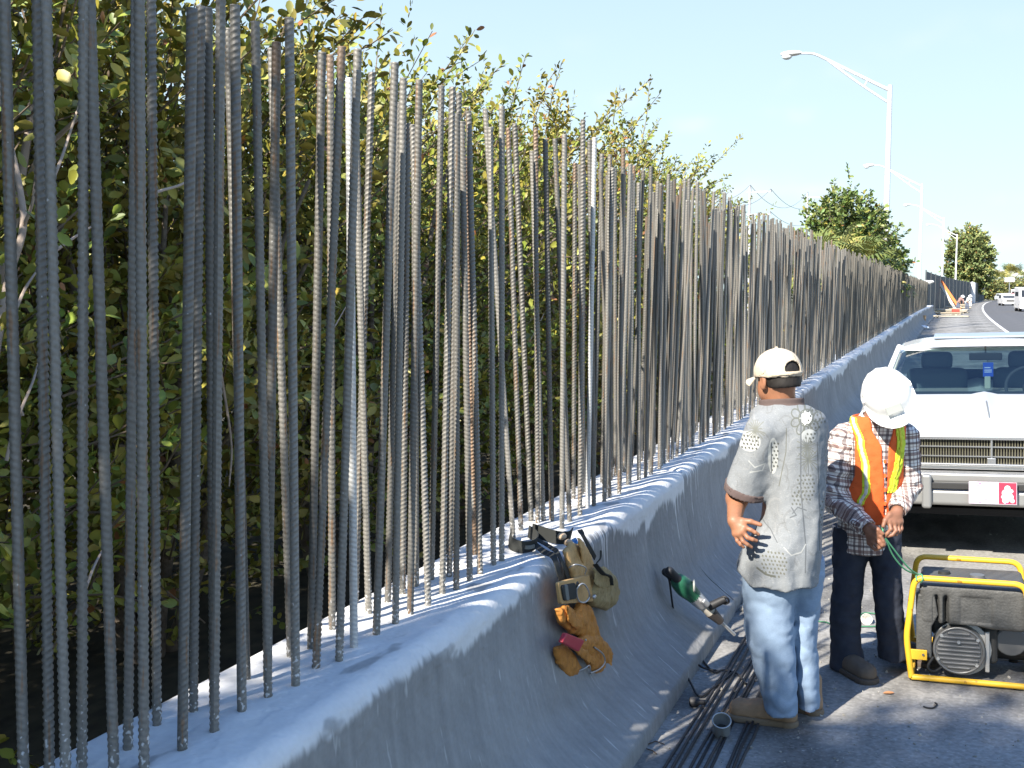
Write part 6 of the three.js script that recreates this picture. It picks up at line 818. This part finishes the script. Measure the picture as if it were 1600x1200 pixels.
  const shirtF = stack(fr, [[650, 1340, 1396, 0.085, 0.03], [665, 1322, 1414, 0.105, 0.015], [690, 1316, 1418, 0.115, 0.01], [740, 1319, 1414, 0.12, 0.0], [800, 1312, 1406, 0.125, -0.03], [850, 1302, 1404, 0.13, -0.055], [872, 1304, 1402, 0.13, -0.06]]);
  const cr = (x, y, z) => 0.006 * N3(x * 17, y * 15, z * 17) + 0.0035 * N3(x * 42, y * 40, z * 42), hemY = L(1340, 860, -0.05).y;
  const shb = boundsOf([L(1300, 872, 0.1), L(1425, 645, -0.1)], 0.08), sg = surfaceNets((x, y, z) => smax(shirtF(x, y, z) + cr(x, y, z), hemY + 0.04 * sstep(-0.05, 0.12, x) - y, 0.005), shb[0], shb[1], 0.0085);
  const U = 1 / 0.16, shirt = part('shirt', planarUV(sg, (x, y, z) => (x + 0.5 * z) * U, (x, y) => y * U), plaidM, man);
  const sleeve = (a, b, c, r0, r1, r2, wide) => { const up = join([cone(a, b, r0, r1), cone(b, c, r1, r2)], 0.03), ax = b.clone().sub(a).normalize(), fx = c.clone().sub(b).normalize(), nrm = ax.clone().cross(fx).normalize(), La = b.distanceTo(a), Lb = c.distanceTo(b); const g = surfaceNets((x, y, z) => { const t = (x - c.x) * fx.x + (y - c.y) * fx.y + (z - c.z) * fx.z; return smax(up(x, y, z) + cr(x, y, z) * 1.5 + 0.004 * Math.sin((x * ax.x + y * ax.y + z * ax.z) * 110 + 3 * N3(x * 12, y * 12, z * 12)), t + 0.012, 0.004); }, ...boundsOf([a, b, c], 0.11), 0.008); const V2 = V(0, 0, 0); return planarUV(g, (x, y, z) => V2.set(x - b.x, y - b.y, z - b.z).dot(nrm) * U + V2.dot(V(0, 0, 1)) * U * 0.35, (x, y, z) => { V2.set(x - b.x, y - b.y, z - b.z); const u = V2.dot(ax), v = V2.dot(fx); return (u < 0 && v < 0.03 ? u : (u < 0 ? mix(u, v, sstep(-0.03, 0.03, u)) : Math.max(v, u * 0.4))) * U; }); };
  part('sleeve', sleeve(shR.clone().add(V(0.005, -0.005, 0)), elR, wrR, 0.072, 0.064, 0.046), plaidM, shirt); part('sleeve', sleeve(shL, elL, wrL, 0.074, 0.062, 0.044), plaidM, shirt);
  for (const [e, w] of [[elR, wrR], [elL, wrL]]) { const d = w.clone().sub(e).normalize(), a = w.clone().addScaledVector(d, -0.045), b = w.clone().addScaledVector(d, -0.004); part('cuff', cyl(a, b, 0.043, 0.040, 18, true), new THREE.MeshStandardMaterial({ map: plaid, roughness: 0.93, side: THREE.DoubleSide }), shirt); }
  const colW = L(1366, 656, 0.02); part('collar', surfaceNets((x, y, z) => { const px = x - colW.x, py = y - colW.y, pz = z - colW.z, t = py + 0.35 * pz + 0.05 * px, r = Math.hypot(px, pz), R = 0.074 - 0.6 * t; return Math.max(Math.abs(r - R) - 0.004, Math.abs(t) - 0.026, pz > 0 ? 0.02 - Math.abs(px - 0.015) - (t > 0 ? 0 : 0) : -1) - 0.002; }, ...boundsOf([L(1366, 660, 0.02)], 0.15), 0.0055), plaidM, shirt);
  // safety vest with bright tape
  const vestM = mat(0.78, 0.13, 0.025, 0.8, { map: texture(256, 256, (u, v) => { const k = 1 + 0.25 * fbm(u * 9, v * 9, 4, 4) + (fbm(u * 22, v * 22, 8, 3) > 0.36 ? -0.3 : 0); return [k, k, k]; }), bumpMap: bumpNoise, bumpScale: 0.001 }), limeM = mat(0.62, 0.74, 0.04, 0.55), silver = new THREE.MeshStandardMaterial({ color: rgb(0.72, 0.72, 0.68), roughness: 0.35, metalness: 0.3 });
  const vestTop = stack(fr, [[646, 1336, 1402, 0.095, 0.03], [662, 1318, 1416, 0.115, 0.015], [690, 1313, 1420, 0.126, 0.01], [740, 1314, 1416, 0.131, 0.0], [800, 1308, 1408, 0.135, -0.03], [830, 1304, 1406, 0.138, -0.04]]);
  const ln = (a, b) => y => { const t = clamp((y - a.y) / (b.y - a.y)); return mix(a.x, b.x, t); }, yOf = py => L(1370, py, 0.08).y, xOf = (px, py) => L(px, py, 0.08).x;
  const poly = pts => { const q = pts.map(([px, py]) => [yOf(py), xOf(px, py)]).sort((a, b) => a[0] - b[0]); return y => { if (y <= q[0][0]) return q[0][1]; for (let i = 0; i < q.length - 1; i++) if (y <= q[i + 1][0]) return mix(q[i][1], q[i + 1][1], sstep(0, 1, (y - q[i][0]) / (q[i + 1][0] - q[i][0]))); return q[q.length - 1][1]; }; };
  const openL = poly([[1356, 640], [1362, 665], [1378, 700], [1382, 760], [1381, 830]]), openR = poly([[1400, 640], [1396, 665], [1388, 700], [1386, 760], [1384, 830]]), armR = poly([[1310, 640], [1334, 662], [1340, 690], [1340, 740], [1330, 770], [1318, 790]]), armL = poly([[1418, 640], [1412, 665], [1409, 700], [1408, 740], [1412, 780]]);
  const yA = L(0, 765).y, yTop = L(1370, 648, 0).y, hemV = L(1360, 817, 0.05).y, vc = (x, y, z) => 0.004 * N3(x * 14, y * 10 + 5, z * 14) + 0.0025 * N3(x * 36, y * 30, z * 36);
  const vestSDF = (x, y, z) => { const d = vestTop(x, y, z) + vc(x, y, z); let s = smax(d, -(d + 0.012), 0.001); if (z > 0.0) { s = Math.max(s, Math.min(x - openL(y), openR(y) - x) * (openR(y) > openL(y) ? 1 : 0)); } s = Math.max(s, armR(y) - 0.012 - x > 0 && y > yA ? armR(y) - 0.012 - x : -1, x - armL(y) - 0.012 > 0 && y > yA ? x - armL(y) - 0.012 : -1); return Math.max(s, hemV + 0.03 * sstep(0.05, -0.12, x) * 0 - y, y - yTop); };
  const vb = boundsOf([L(1302, 830, 0.1), L(1424, 645, -0.1)], 0.09), vest = part('safety_vest', planarUV(surfaceNets(vestSDF, vb[0], vb[1], 0.0062), (x, y, z) => x * 3, (x, y) => y * 3), vestM, man);
  const tapeR = poly([[1318, 643], [1333, 655], [1345, 690], [1353, 730], [1354, 765], [1345, 785], [1336, 797]]), tapeL = poly([[1405, 655], [1408, 690], [1404, 725], [1397, 750], [1392, 775]]), top = L(1370, 650, 0).y, tb = L(1340, 797, 0.08).y, tb2 = L(1395, 770, 0.08).y;
  const tape = (cen, w, grow, bot, front) => surfaceNets((x, y, z) => { const d = vestTop(x, y, z) + vc(x, y, z) - grow; return Math.max(d, -(d + 0.006), Math.abs(x - cen(y)) - w, bot - y, y - top, -z - (front ? 0.01 : 0.05)); }, vb[0], vb[1], 0.0055);
  const t1 = part('reflective_tape', tape(tapeR, 0.020, 0.004, tb, true), limeM, vest); part('silver_strip', tape(tapeR, 0.010, 0.0065, tb, true), silver, t1); const t2 = part('reflective_tape', tape(tapeL, 0.021, 0.004, tb2, true), limeM, vest); part('silver_strip', tape(tapeL, 0.006, 0.0065, tb2, true), mat(0.75, 0.68, 0.06, 0.5), t2);
  { const zip = []; for (let i = 0; i < 5; i++) { const p = L(1383, 715 + i * 22, 0); const q = vestTop.at(p.y); zip.push(xf(box(0.012, 0.018, 0.004, 0, 0, 0, 0.001), { p: [p.x, p.y, q.cz + q.rz * Math.sqrt(Math.max(0, 1 - ((p.x - q.cx) / q.rx) ** 2)) + 0.005] })); } zip.forEach(z => part('tie_tab', z, vestM, vest)); }
  // dark trousers
  const legR = stack(fr, [[822, 1300, 1366, 0.115, -0.06], [870, 1300, 1356, 0.105, -0.05], [910, 1301, 1350, 0.095, -0.03], [950, 1297, 1346, 0.085, -0.02], [1000, 1297, 1346, 0.082, -0.03], [1030, 1296, 1351, 0.085, -0.03], [1046, 1297, 1353, 0.085, -0.03]]), legL = stack(fr, [[822, 1348, 1408, 0.115, -0.06], [870, 1358, 1410, 0.105, -0.05], [910, 1363, 1410, 0.095, -0.03], [950, 1366, 1412, 0.085, -0.02], [1000, 1370, 1417, 0.082, -0.05], [1015, 1371, 1420, 0.084, -0.06], [1028, 1372, 1421, 0.084, -0.06]]);
  const ty = L(0, 950).y, tf = (x, y, z) => { const low = sstep(ty, ty - 0.35, y); return (0.004 + 0.008 * low) * N3(x * 10, y * 24, z * 10) * 1.5 + 0.004 * N3(x * 26, y * 34, z * 26); };
  const tbx = boundsOf([L(1290, 1046, 0.1), L(1425, 820, -0.2)], 0.05), tg = surfaceNets((x, y, z) => smin(legR(x, y, z), legL(x, y, z), 0.02) + tf(x, y, z), tbx[0], tbx[1], 0.0085);
  part('trousers', planarUV(tg, (x, y, z) => (x + 0.6 * z) * 2.2, (x, y) => y * 2.2), new THREE.MeshStandardMaterial({ map: denimTex(0.028, 0.034, 0.052, 0.6), roughness: 0.93 }), man);
  const bootM = mat(0.13, 0.10, 0.075, 0.85, { bumpMap: bumpNoise, bumpScale: 0.002 }), soleM = mat(0.09, 0.07, 0.055, 0.9);
  const gl = (px, py) => { const q = onGround(px, py).sub(fr.G), b = -fr.ry; return V(q.x * Math.cos(b) + q.z * Math.sin(b), q.y, -q.x * Math.sin(b) + q.z * Math.cos(b)); };
  [[gl(1306, 1042), gl(1356, 1066)], [gl(1378, 1024), gl(1436, 1036)]].forEach(([h, t]) => { h.y = t.y = Math.min(h.y, t.y); const [u, s] = bootGeo(h, t, 0.29); const b = part('boot', u, bootM, man); part('sole', s, soleM, b); });
  // cord in his hands, running to the generator's frame
  const toW = p => { const b = -fr.ry; return V(p.x * Math.cos(b) - p.z * Math.sin(b), p.y, p.x * Math.sin(b) + p.z * Math.cos(b)).add(fr.G); };
  const gpt = onGround(1424, 1064), corner = V(gpt.x + 0.018, ground(gpt.x) + 0.515, gpt.z), A = toW(grip), greenM = mat(0.07, 0.26, 0.14, 0.5), w = (t, dy, dx) => A.clone().lerp(corner, t).add(V(dx, dy, 0));
  const c1 = [toW(L(1380, 822, 0.22)), A, w(0.3, -0.015, 0.004), w(0.65, -0.02, 0.008), w(0.97, 0.012, 0), corner.clone().add(V(0.012, 0.02, 0.005)), corner.clone().add(V(0.02, 0.0, 0.02)), corner.clone().add(V(0.012, -0.02, 0.005))], c2 = [toW(L(1378, 824, 0.21)), A.clone().add(V(0.004, -0.006, 0)), w(0.3, -0.035, -0.006), w(0.62, -0.035, -0.004), w(0.98, 0.012, -0.004), corner.clone().add(V(-0.012, 0.012, 0.008)), corner.clone().add(V(-0.008, -0.01, 0.02))];
  const cord = thing('green_extension_cord', 'doubled green cord stretched from the vested man to the generator frame', 'cord', [0, 0, 0]); part('strand', tube(c1, 0.0042, 60, 7), greenM, cord); part('strand', tube(c2, 0.0042, 60, 7), greenM, cord);
}
// ---------------------------------------------------------------- two workers bent over beyond the lumber
{
  const mk = (px, py, z, label, shirtC, lean, hatC) => {
    const p = onZ(px, py, z), man = thing('person', label, 'person', [p.x, ground(clamp(p.x - bend(z), -1, 13)), z], -0.2), y = 0;
    const hip = V(0, 0.88, 0), chest = V(lean * 0.55, 1.22, 0.1), head = V(lean * 0.85, 1.42, 0.16), sk = mat(0.3, 0.15, 0.09, 0.6);
    const bd = join([cone(V(-0.1, 0.08, 0), V(-0.09, 0.48, 0.03), 0.055, 0.07), cone(V(-0.09, 0.48, 0.03), hip, 0.07, 0.11), cone(V(0.12, 0.08, 0.02), V(0.1, 0.48, 0.05), 0.055, 0.07), cone(V(0.1, 0.48, 0.05), hip, 0.07, 0.11), cone(hip, chest, 0.13, 0.15), cone(chest, head, 0.07, 0.06), ell(head, [0.09, 0.11, 0.1]), cone(chest.clone().add(V(-0.16, 0.02, 0)), V(lean * 0.6 - 0.2, 0.95, 0.2), 0.055, 0.045), cone(V(lean * 0.6 - 0.2, 0.95, 0.2), V(lean * 0.8 - 0.1, 0.78, 0.34), 0.042, 0.035), cone(chest.clone().add(V(0.16, 0.02, 0)), V(lean * 0.6 + 0.2, 0.95, 0.2), 0.055, 0.045), cone(V(lean * 0.6 + 0.2, 0.95, 0.2), V(lean * 0.8 + 0.1, 0.78, 0.34), 0.042, 0.035)], 0.05);
    part('body', surfaceNets(bd, [-0.7, 0, -0.3], [0.9, 1.7, 0.6], 0.03), sk, man);
    part('shirt', surfaceNets(join([cone(hip, chest, 0.15, 0.175), cone(chest.clone().add(V(-0.16, 0.02, 0)), V(lean * 0.6 - 0.2, 0.97, 0.2), 0.075, 0.065), cone(chest.clone().add(V(0.16, 0.02, 0)), V(lean * 0.6 + 0.2, 0.97, 0.2), 0.075, 0.065)], 0.05), [-0.7, 0.6, -0.3], [0.9, 1.6, 0.5], 0.03), shirtC, man);
    part('trousers', surfaceNets(join([cone(V(-0.1, 0.12, 0), V(-0.09, 0.48, 0.03), 0.075, 0.09), cone(V(-0.09, 0.48, 0.03), hip, 0.09, 0.14), cone(V(0.12, 0.12, 0.02), V(0.1, 0.48, 0.05), 0.075, 0.09), cone(V(0.1, 0.48, 0.05), hip, 0.09, 0.14)], 0.04), [-0.4, 0, -0.3], [0.4, 1.1, 0.4], 0.03), mat(0.12, 0.14, 0.2, 0.9), man);
    for (const x of [-0.1, 0.12]) part('boot', xf(new THREE.SphereGeometry(0.1, 12, 8), { p: [x, 0.05, 0.06], s: [0.55, 0.5, 1.35] }), mat(0.1, 0.07, 0.05, 0.9), man);
    const h = part('hard_hat', xf(new THREE.SphereGeometry(0.15, 16, 10, 0, 6.3, 0, 1.6), { p: [head.x, head.y + 0.02, head.z], r: [0.5, 0, -lean * 0.6] }), hatC, man); part('brim', xf(new THREE.CylinderGeometry(0.185, 0.185, 0.012, 18), { p: [head.x, head.y + 0.02, head.z + 0.01], r: [0.5, 0, -lean * 0.6] }), hatC, h);
  };
  mk(1497, 480, -112, 'distant worker in pinkish shirt and white hard hat bending over the lumber', mat(0.35, 0.22, 0.20, 0.9), 0.5, mat(0.8, 0.8, 0.8, 0.5)); mk(1511, 480, -114, 'distant worker in pale shirt and white hard hat stooping beside the cooler', mat(0.62, 0.64, 0.60, 0.9), 0.35, mat(0.8, 0.8, 0.8, 0.5));
}
renderer.render(scene, camera);
